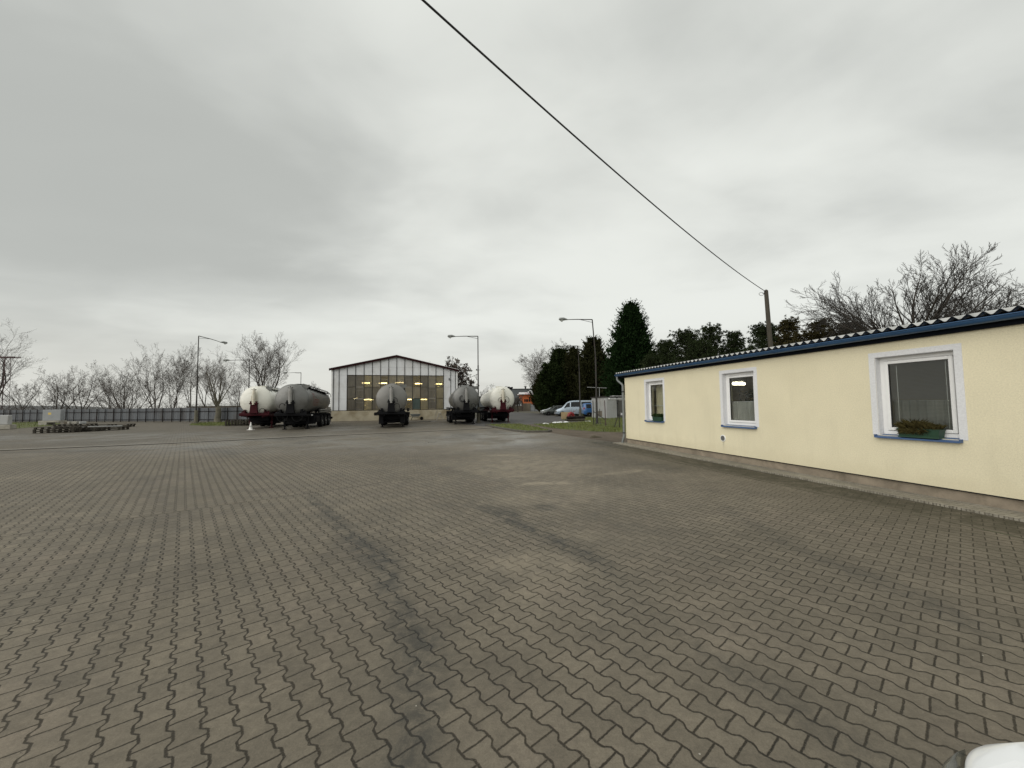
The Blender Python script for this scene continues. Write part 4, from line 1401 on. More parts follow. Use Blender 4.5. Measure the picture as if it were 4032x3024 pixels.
    for y in (4.4, 5.7, 7.0):
        for s in (-1, 1):
            wheel(root, s * .98, y, s)
    # mudguards
    for s in (-1, 1):
        mg = MB()
        x0, x1 = (.78, 1.19) if s > 0 else (-1.19, -.78)
        for y in (4.4, 5.7, 7.0):
            vs = []
            for a in np.linspace(15, 165, 11):
                c, q = math.cos(math.radians(a)), math.sin(math.radians(a))
                for rr in (.60, .615):
                    vs += [(x0, y + rr * c, .52 + rr * q), (x1, y + rr * c, .52 + rr * q)]
            fs = []
            for i in range(10):
                a = 4 * i
                fs += [(a, a + 4, a + 5, a + 1), (a + 2, a + 3, a + 7, a + 6), (a, a + 2, a + 6, a + 4), (a + 1, a + 5, a + 7, a + 3)]
            mg.add(vs, fs)
        mg.build('mudguard', M['black_steel'], root, 40)
        tb = MB()
        for z in (1.28, 1.44):
            tb.tube([(s * 1.12, 3.6, z), (s * 1.12, 7.7, z)], .072, 10)
        tb.build('side_hose_tube', M['alu_tank'] if flap == 'T2' else M['black_steel'], root, 40)
    bx = MB()
    bx.bbox(.62, 1.16, 2.3, 3.5, .45, .98, .03)
    bx.build('tool_box', M['black_steel'], root)
    mk = MB()
    for s in (-1, 1):
        mk.bbox(s * 1.16 - .05, s * 1.16 + .05, .9, .98, 1.05, 1.12, .01)
    mk.build('marker_lamp', M['pvc'], root)
    for s in (-1, 1):
        rl = MB()
        rl.bbox(s * 1.24 - .12, s * 1.24 + .12, .55, 1.0, .98, 1.22, .03)
        if flap in ('T3', 'T4'):
            rl.build('side_reel', M['black_steel'], root)
    # top: manholes, walkway, folding rail
    tp = MB()
    rr = lambda y: R0 - (R0 - R1) * max(0, (y - 1.2) / (L - 1.2))
    for y in (1.7, 4.0, 6.3):
        z = ZC + rr(y)
        tp.lathe([(z - .12, .30), (z + .06, .30), (z + .07, .33), (z + .11, .33), (z + .14, .18), (z + .15, .01)], 'Z', (0, y, 0), 20)
    tp.build('manhole', tank_m, root, 40)
    wk = MB()
    NP = 12
    sx = .62
    for a, b in zip(np.linspace(.5, L - .2, NP), np.linspace(.5, L - .2, NP)[1:]):
        za, zb = ZC + rr(a) * .86, ZC + rr(b) * .86
        wk.add([(sx - .24, a, za + .06), (sx + .24, a, za - .02), (sx + .24, b, zb - .02), (sx - .24, b, zb + .06), (sx - .24, a, za + .02), (sx + .24, a, za - .06), (sx + .24, b, zb - .06), (sx - .24, b, zb + .02)],
               [(0, 1, 2, 3), (7, 6, 5, 4), (0, 4, 5, 1), (1, 5, 6, 2), (2, 6, 7, 3), (0, 3, 7, 4)])
    for y in np.linspace(.6, L - .3, 9):
        z = ZC + rr(y) * .86
        wk.tube([(sx + .22, y, z), (sx - .05, y, z + .22)], .018, 5)
        wk.tube([(sx + .22, y, z), (sx + .30, y, z - .28)], .02, 5)
    wk.tube([(sx - .05, y, ZC + rr(y) * .86 + .22) for y in np.linspace(.6, L - .3, 9)], .02, 6)
    wk.tube([(sx + .1, y, ZC + rr(y) * .86 + .11) for y in np.linspace(.6, L - .3, 9)], .014, 6)
    wk.build('walkway', M['black_steel'] if flap != 'T1' else M['zinc'], root)
    br = MB()
    z = ZC + R0 * .80
    br.add([(.56, .30, z + .16), (1.10, .30, z + .22), (1.12, .30, z + .10), (.80, .30, z - .22), (.56, .36, z + .16), (1.10, .36, z + .22), (1.12, .36, z + .10), (.80, .36, z - .22)],
           [(0, 1, 2, 3), (7, 6, 5, 4), (0, 4, 5, 1), (1, 5, 6, 2), (2, 6, 7, 3)])
    br.bbox(.62, .80, .28, .40, z + .14, z + .24, .01)
    br.build('top_bracket', M['alu_tank'] if flap != 'T5' else M['black_steel'], root)
    ld = MB()
    for x in (.16, .52):
        ld.tube([(x, L + .42, 1.0), (x, L + .42, ZC + R1 * .95), (x, L + .1, ZC + R1 + .12)], .025, 6)
    for zz in np.arange(1.1, ZC + R1 * .9, .28):
        ld.tube([(.16, L + .42, zz), (.52, L + .42, zz)], .018, 5)
    ld.build('rear_ladder', M['alu_tank'], root)
    bp = MB()
    bp.bbox(-1.15, 1.15, 8.4, 8.52, .55, .75, .02)
    bp.bbox(-.25, .25, L - .2, L + .5, .95, 1.45, .05)
    bp.build('rear_bumper', M['black_steel'], root)
    if logo:
        lg, ld2 = MB(), MB()

        def q(pts, mb, lift=.006):
            vs = []
            for y, ph in pts:
                r = rr(y) + lift
                vs.append((r * math.cos(math.radians(ph)), y, ZC + r * math.sin(math.radians(ph))))
            mb.add(vs, [tuple(range(len(vs)))])

        def bar(a, b, w, mb, wy=None):
            """stroke between two (length, angle) points, finely stepped to hug the shell"""
            N = 5
            (y0, p0), (y1, p1) = a, b
            for i in range(N):
                s_, e_ = i / N, (i + 1) / N
                ya, pa, yb, pb = y0 + (y1 - y0) * s_, p0 + (p1 - p0) * s_, y0 + (y1 - y0) * e_, p0 + (p1 - p0) * e_
                if abs(y1 - y0) > abs(p1 - p0) * .02:
                    q([(ya, pa), (yb, pb), (yb, pb + w / .02), (ya, pa + w / .02)], mb)
                else:
                    q([(ya, pa), (ya + w, pa), (yb + w, pb), (yb, pb)], mb)
        bar((1.35, -20), (1.35, 26), .16, lg)
        bar((1.55, 22), (1.9, 10), .10, lg)
        bar((1.40, 24), (2.15, 24), .07, lg)
        for y in (1.75, 2.15, 2.55, 2.95, 3.35):
            bar((y, -22), (y, 1), .13, lg)
        bar((1.75, 0), (3.45, 0), .08, lg)
        bar((1.75, -24), (3.45, -24), .07, lg)
        bar((2.3, -12), (3.3, -12), .05, lg)
        bar((2.25, 12), (2.9, 4), .08, ld2)
        bar((3.7, -6), (3.9, -14), .10, ld2)
        bar((4.1, -10), (4.5, -18), .10, ld2)
        bar((4.7, -16), (5.0, -16), .10, ld2)
        lg.build('lettering', M['logo'], tank)
        ld2.build('lettering', M['logo_dark'], tank)
    return root


trailer('cream white tank trailer with dark red chassis, leftmost in the row beside the white cone', -21.35, 20.3, M['white_tank'], M['red_steel'], M['ram_white'], 'T1')
trailer('grey tank trailer with black chassis and faded red lettering on its long side', -17.8, 17.1, M['alu_tank'], M['black_steel'], M['ram'], 'T2', True)
trailer('grey tank trailer with black chassis standing alone before the middle of the hall windows', -10.62, 16.6, M['grey_tank'], M['black_steel'], M['ram'], 'T3')
trailer('grey tank trailer with black chassis at the right corner of the hall', -4.5, 19.2, M['alu_tank'], M['black_steel'], M['ram'], 'T4')
trailer('cream white tank trailer with dark red chassis, rightmost, on the right of a lamp post', -.85, 20.8, M['white_tank'], M['red_steel'], M['ram_white'], 'T5')


# ------------------------------------------------------------------ street lamps
def lamp(label, loc, rz, H=8.5, arm=2.7, foot=1.0, drop=.0, lean=0.0, bracket=False, foot_m='concrete'):
    root = thing('street_lamp', label, 'street lamp', loc, rz, 'street lamps around the yard')
    p = MB()
    p.tube([(0, 0, foot * .6), (0, 0, 2.6), (0, 0, 2.62), (0, 0, 5.6), (0, 0, 5.62), (lean, 0, H)], [.085, .08, .068, .066, .05, .045], 10)
    p.build('pole', M['lamp_post'], root, 40)
    f = MB()
    f.tube([(0, 0, -.05), (0, 0, .06), (0, 0, .08), (0, 0, foot)], [q * (.62 if foot_m == 'lamp_post' else 1) for q in (.28, .27, .19, .14)], 14)
    f.build('foot', M[foot_m], root, 40)
    a = MB()
    a.tube([(lean, 0, H), (lean - arm * .5, 0, H - .04 - drop * .5), (lean - arm + .45, 0, H - .10 - drop)], [.042, .035, .028], 8)
    a.tube([(lean, 0, H - .24), (lean - arm * .38, 0, H - .06 - drop * .38)], .018, 6)
    a.build('arm', M['lamp_post'], root, 40)
    h = MB()
    c = Vector((lean - arm + .15, 0, H - .10 - drop))
    h.tube([c + Vector((.42, 0, .0)), c + Vector((.30, 0, .02)), c + Vector((.05, 0, .04)), c + Vector((-.28, 0, .02)), c + Vector((-.36, 0, .0))], [.035, .065, .13, .12, .05], 12)
    hd = h.build('lamp_head', M['lamp_head'], root, 50)
    b = MB()
    b.tube([c + Vector((.0, 0, -.03)), c + Vector((-.1, 0, -.10)), c + Vector((-.26, 0, -.06))], [.06, .11, .06], 12)
    b.build('lamp_bowl', M['lamp_bowl'], hd, 50)
    if bracket:
        k = MB()
        k.tube([(-.05, 0, 4.75), (-1.0, .1, 4.30)], .022, 6)
        k.tube([(-.08, 0, 4.15), (-.36, .03, 4.60)], .018, 6)
        k.tube([(-.16, 0, 4.15), (-.16, 0, 4.75)], .02, 6)
        k.tube([(-.22, 0, 5.12), (.22, 0, 5.16)], .02, 6)
        k.bbox(-.2, -.1, -.06, .06, 5.10, 5.24, .01)
        k.build('bracket', M['lamp_post'], root)
    return root


lamp('tall lamp post with a side bracket between the two right-hand tank trailers', G(1884, 1664), SITE, 8.5, 2.75, 1.5, bracket=True, foot_m='bark_pale')
lamp('tall lamp post on the lawn beside the wire fence posts', G(2351, 1671), SITE, 8.75, 2.75, 1.2, lean=-.22, foot_m='lamp_post')
lamp('lamp post in front of the silver minibus with logs at its foot', G(2285, 1646), SITE, 8.8, 2.75, 1.1, lean=-.12, foot_m='kerb')
lamp('lamp post by the sheet fence, its arm reaching right over the yard', G(771, 1668), SITE + math.radians(228), 9.9, 2.7, 1.5, .32, foot_m='bark_pale')
lamp('distant lamp post seen above the leftmost tank trailer, its head over bare trees', at(978, 50) + Vector((0, 0, 0)), SITE, 7.95, 2.75, .8)
lamp('distant lamp post rising behind the tank trailer with red lettering', at(1183, 72), SITE, 8.2, 2.8, .8)
lamp('distant lamp head showing past the right edge of the hall', at(1815, 72), SITE + math.pi, 8.3, 2.0, .8)


# ------------------------------------------------------------------ left fence and what stands along it
def fence():
    a, b = Vector((-118, 67.5, 0)), Vector((-23.5, 44.6, 0))
    L = (b - a).length
    rz = math.atan2(b.y - a.y, b.x - a.x)
    root = thing('sheet_fence', 'long grey sheet metal fence on rusty posts along the left side of the yard', 'fence', a, rz)
    H = 1.78
    V, F = [], []
    xs = np.arange(0, L, .09)
    off = .02 * np.sign(np.sin(xs * 2 * math.pi / .36))
    for x, o in zip(xs, off):
        hh = H + .05 * (hash(int(x / 2.9)) % 7) / 7 - .02
        V += [(x, .03 + o, .12), (x, .03 + o, hh)]
    n = len(xs)
    F = [(2 * i, 2 * i + 2, 2 * i + 3, 2 * i + 1) for i in range(n - 1)]
    arr_mesh('sheet_panel', V, F, M['fence_sheet'], root)
    for z in (.30, 1.32):
        MB().box(0, L, -.055, -.015, z - .03, z + .03).build('rail', M['fence_post'], root)
    r = random.Random(2)
    x, k = .5, 0
    while x < L:
        w = .055 if k % 2 else .03
        MB().box(x - w, x + w, -.11, -.056, -.05, H + (.03 if k % 2 else -.02)).build('post', M['fence_post'], root)
        x += 1.45 + r.uniform(-.12, .12)
        k += 1


fence()


def barrier(label, px, py, w, h, foot_h, rz):
    root = thing('concrete_barrier', label, 'barrier', G(px, py), rz)
    MB().bbox(-w / 2, w / 2, -.3, .3, 0, foot_h, .04).build('foot', M['concrete'], root)
    MB().bbox(-w / 2 + .1, w / 2 - .25, -.2, .2, foot_h, h, .05).build('slab', M['shed'], root)


barrier('pale concrete block on a wider foot at the far left edge of the yard', -8, 1691, 2.2, 1.28, .42, .25)
cb = thing('control_cabinet', 'grey metal cabinet with a small yellow sticker standing on white feet by the fence', 'cabinet', G(212, 1674), .1)
MB().bbox(-1.0, .85, -.22, .22, .52, 1.74, .03).build('housing', M['cabinet'], cb)
q_ = MB()
q_.bbox(-1.12, .95, -.5, .42, .32, .52, .02)
q_.bbox(-1.12, -.25, -.5, .42, 0, .32, .02)
q_.build('foot', M['concrete'], cb)
MB().box(-.42, -.12, -.224, -.221, 1.18, 1.42).build('sticker', M['yellow'], cb)


def pallet_mesh(n, w=1.2, d=.8, gap=0.0, seed=0):
    b = MB()
    r = random.Random(seed)
    z = 0
    for k in range(n):
        ox, oy = r.uniform(-.04, .04), r.uniform(-.04, .04)
        for y in (-d / 2 + .05, 0, d / 2 - .05):
            b.box(-w / 2 + ox, w / 2 + ox, y - .05 + oy, y + .05 + oy, z, z + .02)
            for x in (-w / 2 + .07, 0, w / 2 - .07):
                b.box(x - .07 + ox, x + .07 + ox, y - .05 + oy, y + .05 + oy, z + .02, z + .10)
        for x in (-w / 2 + .05, 0, w / 2 - .05):
            b.box(x - .05 + ox, x + .05 + ox, -d / 2 + oy, d / 2 + oy, z + .10, z + .122)
        for i in range(5):
            y = -d / 2 + .05 + i * (d - .1) / 4
            b.box(-w / 2 + ox, w / 2 + ox, y - .05 + oy, y + .05 + oy, z + .122, z + .144)
        z += .146
    return b


for i, (lab, px, py, rz, n) in enumerate((
        ('stack of old wooden pallets on the grass, left one behind the leftmost tank trailer', 924, 1676, .1, 4),
        ('stack of old wooden pallets nearest the white cone behind the leftmost tank trailer', 958, 1675.5, .05, 4),
        ('low stack of old pallets half hidden under the leftmost tank trailer', 990, 1675, .2, 3))):
    o = pallet_mesh(n, 1.2, 1.0, seed=i).build('pallet_stack', M['wood'], None)
    o.location = G(px, py)
    o.rotation_euler = (0, 0, rz)
    tag(o, lab, 'pallets', 'wooden pallet stacks')
for i, (lab, px, py, w, d, n, rz, m_) in enumerate((
        ('front pile of grey weathered pallets, leftmost of the long row', 238, 1703, 2.4, 1.2, 3, .25, 'wood'),
        ('low pile of grey weathered pallets in the middle of the long row', 325, 1699, 2.2, 1.2, 2, .3, 'wood'),
        ('pallet pile with a pale plank along its edge', 410, 1694, 2.6, 1.3, 2, .34, 'wood'),
        ('second-row pile of weathered pallets behind the front pile', 300, 1688, 2.4, 1.2, 3, .3, 'wood'),
        ('farthest pile of weathered pallets at the back of the long row', 440, 1682, 3.0, 1.2, 2, .35, 'wood'))):
    o = pallet_mesh(n, w, d, seed=10 + i).build('pallet_stack', M[m_], None)
    o.location = G(px, py)
    o.rotation_euler = (0, 0, rz)
    tag(o, lab, 'pallets', 'pallet piles in the left yard')
o = MB().bbox(-1.3, 1.3, -.08, .08, 0, .06, .008).build('plank', M['shed'])
o.location = G(425, 1693) + Vector((0, -.5, .30))
o.rotation_euler = (0, 0, .34)
tag(o, 'pale plank lying along the edge of the right pallet pile', 'plank')
r_ = random.Random(8)
for i in range(4):
    lab = ('reddish clay block on the left pallet pile', 'pale concrete block on the middle pallet pile', 'tilted pale block near the clay block on the pallets', 'small pale block at the right end of the rear pallet row')[i]
    o = MB().bbox(-.2, .2, -.12, .12, 0, .2, .015).build('building_block', M[('brown_wall', 'concrete', 'concrete', 'shed')[i]])
    o.location = G((255, 268, 285, 315)[i], 1688) + Vector((0, .2, .44))
    o.rotation_euler = (0, 0, r_.uniform(0, 1.5))
    tag(o, lab, 'block')

cn = thing('traffic_cone', 'white traffic cone on the paving in front of the cream tank trailer', 'cone', G(987, 1693), .2)
MB().bbox(-.2, .2, -.2, .2, 0, .035, .01).build('base', M['cone'], cn)
q_ = MB()
q_.tube([(0, 0, .035), (0, 0, .07), (0, 0, .2), (0, 0, .2), (0, 0, .42), (0, 0, .60)], [.15, .13, .105, .10, .06, .03], 18)
q_.build('body', M['cone'], cn, 40)
MB().tube([(0, 0, .26), (0, 0, .33)], [.099, .083], 18).build('band', M['shed'], cn, 40)

# lattice mast
lm = thing('lattice_mast', 'rusty lattice mast with a crossarm behind the fence at the left edge', 'mast', at(8, 62), .1)
lm.scale = (.58, .58, 1)
q_ = MB()
Hm = hgt(1408, 24, 62)
for sx in (-1, 1):
    for sy in (-1, 1):
        q_.tube([(sx * .95, sy * .95, 0), (sx * .72, sy * .72, Hm)], .05, 5)
q_.build('leg', M['lattice'], lm)
q_ = MB()
NB = 9
for i in range(NB):
    z0, z1 = Hm * i / NB, Hm * (i + 1) / NB
    w0, w1 = .95 - .23 * i / NB, .95 - .23 * (i + 1) / NB
    for s in (-1, 1):
        q_.tube([(-w0, s * w0, z0), (w1, s * w1, z1)], .04, 4)
        q_.tube([(s * w0, w0, z0), (s * w1, -w1, z1)], .04, 4)
        q_.tube([(-w1, s * w1, z1), (w1, s * w1, z1)], .025, 4)
q_.build('bracing', M['lattice'], lm)
q_ = MB()
q_.box(-3.2, 3.2, -.8, -.65, Hm - .05, Hm + .12)
q_.box(-3.2, 3.2, .65, .8, Hm - .05, Hm + .12)
for x in (-2.6, -1.2, 0, 1.2, 1.8):
    q_.box(x - .04, x + .04, -.8, .8, Hm - .02, Hm + .1)
q_.build('crossarm', M['lattice'], lm)

# ------------------------------------------------------------------ pole and cable
PT = site(0, 0)
pole_top = Vector((0, 0, CAMH)) + ray(3016, 1142) * (24 / ray(3016, 1142).y)
pr = thing('wooden_pole', 'dark wooden pole with a sawn top standing behind the yellow office roof', 'pole', (pole_top.x, pole_top.y, 0))
q_ = MB()
q_.tube([(.32, 0, -.1), (.2, 0, 3.2), (.08, 0, 6.2), (0, 0, pole_top.z - .05), (-.02, 0, pole_top.z + .02)], [.155, .145, .13, .115, .05], 14)
q_.build('shaft', M['pole_wood'], pr, 40)
q_ = MB()
q_.tube([(-.1, -.02, pole_top.z - .22), (-.24, -.03, pole_top.z - .22)], .018, 6)
q_.tube([(-.32 + .15 * math.cos(a), -.03, pole_top.z - .26 + .10 * math.sin(a)) for a in np.linspace(0, 6.283, 18)], .012, 6)
q_.build('cable_loop', M['cable'], pr)
end = Vector((-1.36, 5.92, 8.3))
hd_ = Vector((end.x - pole_top.x, end.y - pole_top.y, 0))
pts = []
for t in np.linspace(0, 1.9, 60):
    p = Vector((pole_top.x, pole_top.y, 0)) + hd_ * t
    z = 8.65 + (8.28 - 8.65) * t - 4 * .32 * (t / 1.0) * (1 - t / 1.0) if t <= 1.0 else 8.28 + (t - 1) * .9
    pts.append((p.x, p.y, z))
o = MB().tube(pts, .019, 8).build('overhead_cable', M['cable'], None, 60)
tag(o, 'thin black overhead cable running from the wooden pole across the whole sky', 'cable')


# ------------------------------------------------------------------ trees
def segs_mesh(name, segs, m, parent, sides=4):
    """segs: rows p0(3) p1(3) r0 r1 -> tapered prisms in one mesh"""
    a = np.array(segs, dtype=np.float64)
    p0, p1, r0, r1 = a[:, :3], a[:, 3:6], a[:, 6], a[:, 7]
    t = p1 - p0
    t /= np.linalg.norm(t, axis=1, keepdims=True) + 1e-9
    ref = np.where(np.abs(t[:, 2:3]) < .9, np.array([[0, 0, 1.]]), np.array([[1., 0, 0]]))
    u = np.cross(t, ref)
    u /= np.linalg.norm(u, axis=1, keepdims=True)
    w = np.cross(u, t)
    n = len(a)
    V = np.zeros((n, 2 * sides, 3))
    for k in range(sides):
        an = 2 * math.pi * k / sides
        o = u * math.cos(an) + w * math.sin(an)
        V[:, k] = p0 + o * r0[:, None]
        V[:, sides + k] = p1 + o * r1[:, None]
    base = (np.arange(n) * 2 * sides)[:, None]
    F = np.concatenate([base + np.array([[k, (k + 1) % sides, sides + (k + 1) % sides, sides + k]]) for k in range(sides)], 0)
    return arr_mesh(name, V.reshape(-1, 3), F, m, parent, True)


def bare_tree(name, label, loc, seed, H=9.0, trunk=1.2, stems=5, spread=0.7, up=0.25, kids=(7, 6, 5, 3), r0=.16, twig_r=.009, ratio=(.55, .52, .5, .5), wig=.13,
              bark='bark', twig='twig', leaves=None, droop=0.0, group=None, rz=0.0, angle=(22, 50), thick=1.0, reach=0.0):
    R_ = random.Random(seed)
    gs, uni = R_.gauss, R_.uniform
    root = thing(name, label, 'tree', loc, rz, group)
    big, small, tips = [], [], []
    levels = len(kids) + 1

    def grow_(x, y, z, dx, dy, dz, L, r, lev):
        n = (7, 5, 4, 3, 2)[min(lev, 4)]
        sl = L / n
        path = [(x, y, z)]
        dirs = []
        rad = [r]
        pull = (up if lev < 3 else up * .5) * .35
        rt = max(twig_r * .55, r * (.10 if lev == 0 else .25))
        for i in range(n):
            dx += gs(0, wig)
            dy += gs(0, wig)
            dz += gs(0, wig) + pull - (droop * .35 * (i + 1) / n if lev >= 1 else 0)
            q = math.sqrt(dx * dx + dy * dy + dz * dz) + 1e-9
            dx, dy, dz = dx / q, dy / q, dz / q
            x, y, z = x + dx * sl, y + dy * sl, z + dz * sl
            path.append((x, y, z))
            dirs.append((dx, dy, dz))
            rad.append(r + (rt - r) * (i + 1) / n)
        tgt = big if lev == 0 else small
        for i in range(n):
            tgt.append((*path[i], *path[i + 1], rad[i], rad[i + 1]))
        if lev >= levels - 1:
            tips.append((x, y, z))
            return
        k = kids[lev]
        for j in range(k):
            f = min(.20 + .80 * (j + R_.random() * .9) / k, .99)
            q = f * n
            i = min(int(q), n - 1)
            f2 = q - i
            a, b, d = path[i], path[i + 1], dirs[i]
            px, py, pz = (a[c] + (b[c] - a[c]) * f2 for c in range(3))
            ux, uy, uz = gs(0, 1), gs(0, 1), gs(0, 1)
            sx, sy, sz = d[1] * uz - d[2] * uy, d[2] * ux - d[0] * uz, d[0] * uy - d[1] * ux
            q = math.sqrt(sx * sx + sy * sy + sz * sz) + 1e-9
            an = math.radians(uni(*angle))
            ca, sa = math.cos(an), math.sin(an) / q
            grow_(px, py, pz, d[0] * ca + sx * sa, d[1] * ca + sy * sa, d[2] * ca + sz * sa,
                  L * ratio[lev] * uni(.7, 1.2) * (1.15 - .55 * f), max(rad[i] * (.5 if lev else .45), twig_r), lev + 1)

    tr = []
    if trunk > .3:
        q = (0, 0, -.1)
        for i in range(4):
            e = (gs(0, .04) * (i < 3), gs(0, .04) * (i < 3), trunk * (i + 1) / 4)
            tr.append((*q, *e, r0 * (1.7 if i == 0 else 1.4 - .1 * i), r0 * (1.4 - .1 * (i + 1))))
            q = e
    for s_ in range(stems):
        az = 2 * math.pi * (s_ + R_.random() * .6) / stems
        inc = spread * (uni(.4, 1.1) if s_ else .12)
        L = (H - trunk) * (.90 if s_ == 0 else uni(.66, .90) + reach * max(0, inc - .4))
        zz = trunk * uni(.72, 1.0) if trunk > .3 else -.1
        ox, oy = (0, 0) if trunk > .3 else (gs(0, .3), gs(0, .3))
        grow_(ox, oy, zz, math.cos(az) * math.sin(inc), math.sin(az) * math.sin(inc), math.cos(inc), L, r0 * uni(.45, .7) * thick, 0)
    top = sorted(t[2] for t in tips)[int(len(tips) * .999)]
    k = (H - trunk) / max(top - trunk, .1)
    fix = lambda z: z if z < trunk else trunk + (z - trunk) * k
    big = [(a, b, fix(c), d, e, fix(f), g, h) for a, b, c, d, e, f, g, h in big]
    small = [(a, b, fix(c), d, e, fix(f), g, h) for a, b, c, d, e, f, g, h in small]
    segs_mesh('trunk', tr + big, M[bark], root, 7)
    crown = segs_mesh('crown', small, M[twig], root, 3)
    if leaves:
        rnd = np.random.default_rng(seed)
        V, F = [], []
        for p in tips:
            if R_.random() < .45:
                continue
            p = np.array((p[0], p[1], fix(p[2])))
            for _ in range(leaves):
                c = p + rnd.normal(0, .14, 3)
                u, v = rnd.normal(0, .075, 3), rnd.normal(0, .075, 3)
                b = len(V)
                V += [c - u, c - v, c + u, c + v]
                F.append((b, b + 1, b + 2, b + 3))
        arr_mesh('leaves', V, F, M['dry_leaf'], crown)
    return root


GL = 'bare trees beyond the sheet fence'


def place_tree(px, Y, top_py, **k):
    loc = at(px, Y)
    H = hgt(top_py, px, Y)
    return bare_tree(loc=loc, H=H, **k)


place_tree(-22, 70, 1225, name='bare_tree', label='tallest bare tree at the left edge behind the lattice mast', seed=1, trunk=3.5, stems=6, spread=.55, r0=.24, kids=(9, 6, 5, 3), group=GL)
place_tree(82, 62, 1455, name='bare_tree', label='slim bare tree right beside the lattice mast', seed=2, trunk=1.0, stems=4, spread=.55, r0=.11, kids=(7, 5, 4, 2), group=GL)
place_tree(222, 62, 1438, name='bare_tree', label='wide low-forking bare tree left of the pair behind the grey cabinet', seed=3, trunk=.4, stems=7, spread=.95, r0=.15, kids=(7, 6, 4, 3), group=GL, up=.25)
place_tree(322, 63, 1420, name='bare_tree', label='round-crowned bare tree just right of the grey cabinet', seed=4, trunk=1.0, stems=6, spread=.95, r0=.14, kids=(7, 6, 4, 3), group=GL, up=.25)
place_tree(500, 62, 1402, name='bare_tree', label='many-stemmed bushy bare tree spreading like a fan behind the fence', seed=5, trunk=.2, stems=13, spread=.85, r0=.14, kids=(7, 5, 4, 2), group=GL, up=.35, wig=.09)
place_tree(612, 60, 1350, name='bare_tree', label='upright bare tree with long pointed shoots left of the left lamp post', seed=6, trunk=.8, stems=6, spread=.45, r0=.14, kids=(8, 5, 4, 2), group=GL, up=.5, wig=.09)
place_tree(682, 64, 1372, name='bare_tree', label='narrow bare tree between the upright tree and the left lamp post', seed=7, trunk=.8, stems=6, spread=.42, r0=.12, kids=(8, 5, 4, 2), group=GL, up=.5, wig=.09)
place_tree(750, 78, 1340, name='bare_tree', label='pale slender bare tree behind the left lamp post', seed=8, trunk=2.0, stems=4, spread=.38, r0=.13, kids=(9, 6, 5, 3), group=GL, up=.3)
place_tree(806, 82, 1358, name='bare_tree', label='pale slender bare tree immediately right of the left lamp post', seed=21, trunk=2.4, stems=4, spread=.38, r0=.13, kids=(9, 6, 5, 3), group=GL, up=.3)
place_tree(858, 47, 1386, name='bare_tree', label='pollarded bare tree with a thick pale trunk on the grass before the fence', seed=9, trunk=2.0, stems=11, spread=.62, r0=.26, kids=(6, 4, 3, 2), bark='bark_pale', group=GL, up=.6, wig=.08, thick=.5)
place_tree(1045, 62, 1303, name='bare_tree', label='large bare tree with a spreading crown behind the leftmost tank trailer', seed=10, trunk=2.6, stems=8, spread=.78, r0=.26, kids=(9, 7, 5, 3), group=GL, up=.5, thick=.8)
place_tree(1226, 95, 1498, name='bare_tree', label='small distant bare tree left of the hall', seed=11, trunk=1.5, stems=5, spread=.6, r0=.14, kids=(7, 6, 4, 2), group=GL)
place_tree(938, 72, 1440, name='bare_tree', label='thin bare tree between the pollarded tree and the leftmost tank trailer', seed=22, trunk=1.0, stems=6, spread=.7, r0=.12, kids=(7, 6, 4, 2), group=GL)
place_tree(432, 70, 1470, name='bare_tree', label='low bare tree in the gap left of the fan-shaped tree', seed=23, trunk=.4, stems=6, spread=.8, r0=.12, kids=(7, 5, 4, 2), group=GL)
place_tree(1800, 60, 1402, name='leafy_tree', label='tree with clumps of dark dry leaves behind the right edge of the hall', seed=12, trunk=2.5, stems=7, spread=.55, r0=.18, kids=(6, 5, 3), leaves=12)
place_tree(1742, 70, 1425, name='bare_tree', label='tip of a bare tree peeking over the right roof slope of the hall', seed=13, trunk=2.5, stems=4, spread=.5, r0=.15, kids=(6, 5, 3))
place_tree(1912, 78, 1512, name='bare_tree', label='small bare tree with drooping shoots between the two right tank trailers', seed=14, trunk=1.0, stems=7, spread=.75, r0=.13, kids=(6, 5, 4, 2), droop=.8, up=.1)
place_tree(2165, 84, 1332, name='bare_tree', label='wide bare tree left of the dark conifers, its branches drooping over the orange building', seed=15, trunk=3.0, stems=9, spread=1.05, r0=.28, kids=(10, 7, 5, 3), droop=.6, up=.35, twig_r=.013, thick=.8)
place_tree(2262, 95, 1335, name='bare_tree', label='bare treetop showing above the conifers', seed=16, trunk=5.0, stems=6, spread=.7, r0=.24, kids=(8, 6, 5, 2), twig_r=.012)
place_tree(2038, 92, 1553, name='weeping_tree', label='brown weeping tree in front of the orange building', seed=17, trunk=2.2, stems=9, spread=1.1, r0=.16, kids=(9, 7, 5), droop=2.6, up=.0, twig_r=.017)
GR_ = 'bare trees behind the office'
place_tree(3600, 32, 985, name='bare_tree', label='large spreading bare tree behind the office roof, right of the wooden pole', seed=41, trunk=6.2, stems=24, spread=1.36, r0=.27, kids=(12, 8, 5), ratio=(.46, .42, .42), twig='twig_dark', group=GR_, up=.14, wig=.07, twig_r=.0125, thick=.85, reach=.25, angle=(20, 46))
place_tree(4065, 35, 1062, name='bare_tree', label='bare tree at the right edge above the office roof', seed=42, trunk=6.0, stems=20, spread=1.42, r0=.25, kids=(11, 7, 4), ratio=(.46, .42, .42), twig='twig_dark', group=GR_, up=.14, wig=.07, twig_r=.0125, thick=.85, reach=.3, angle=(20, 46))
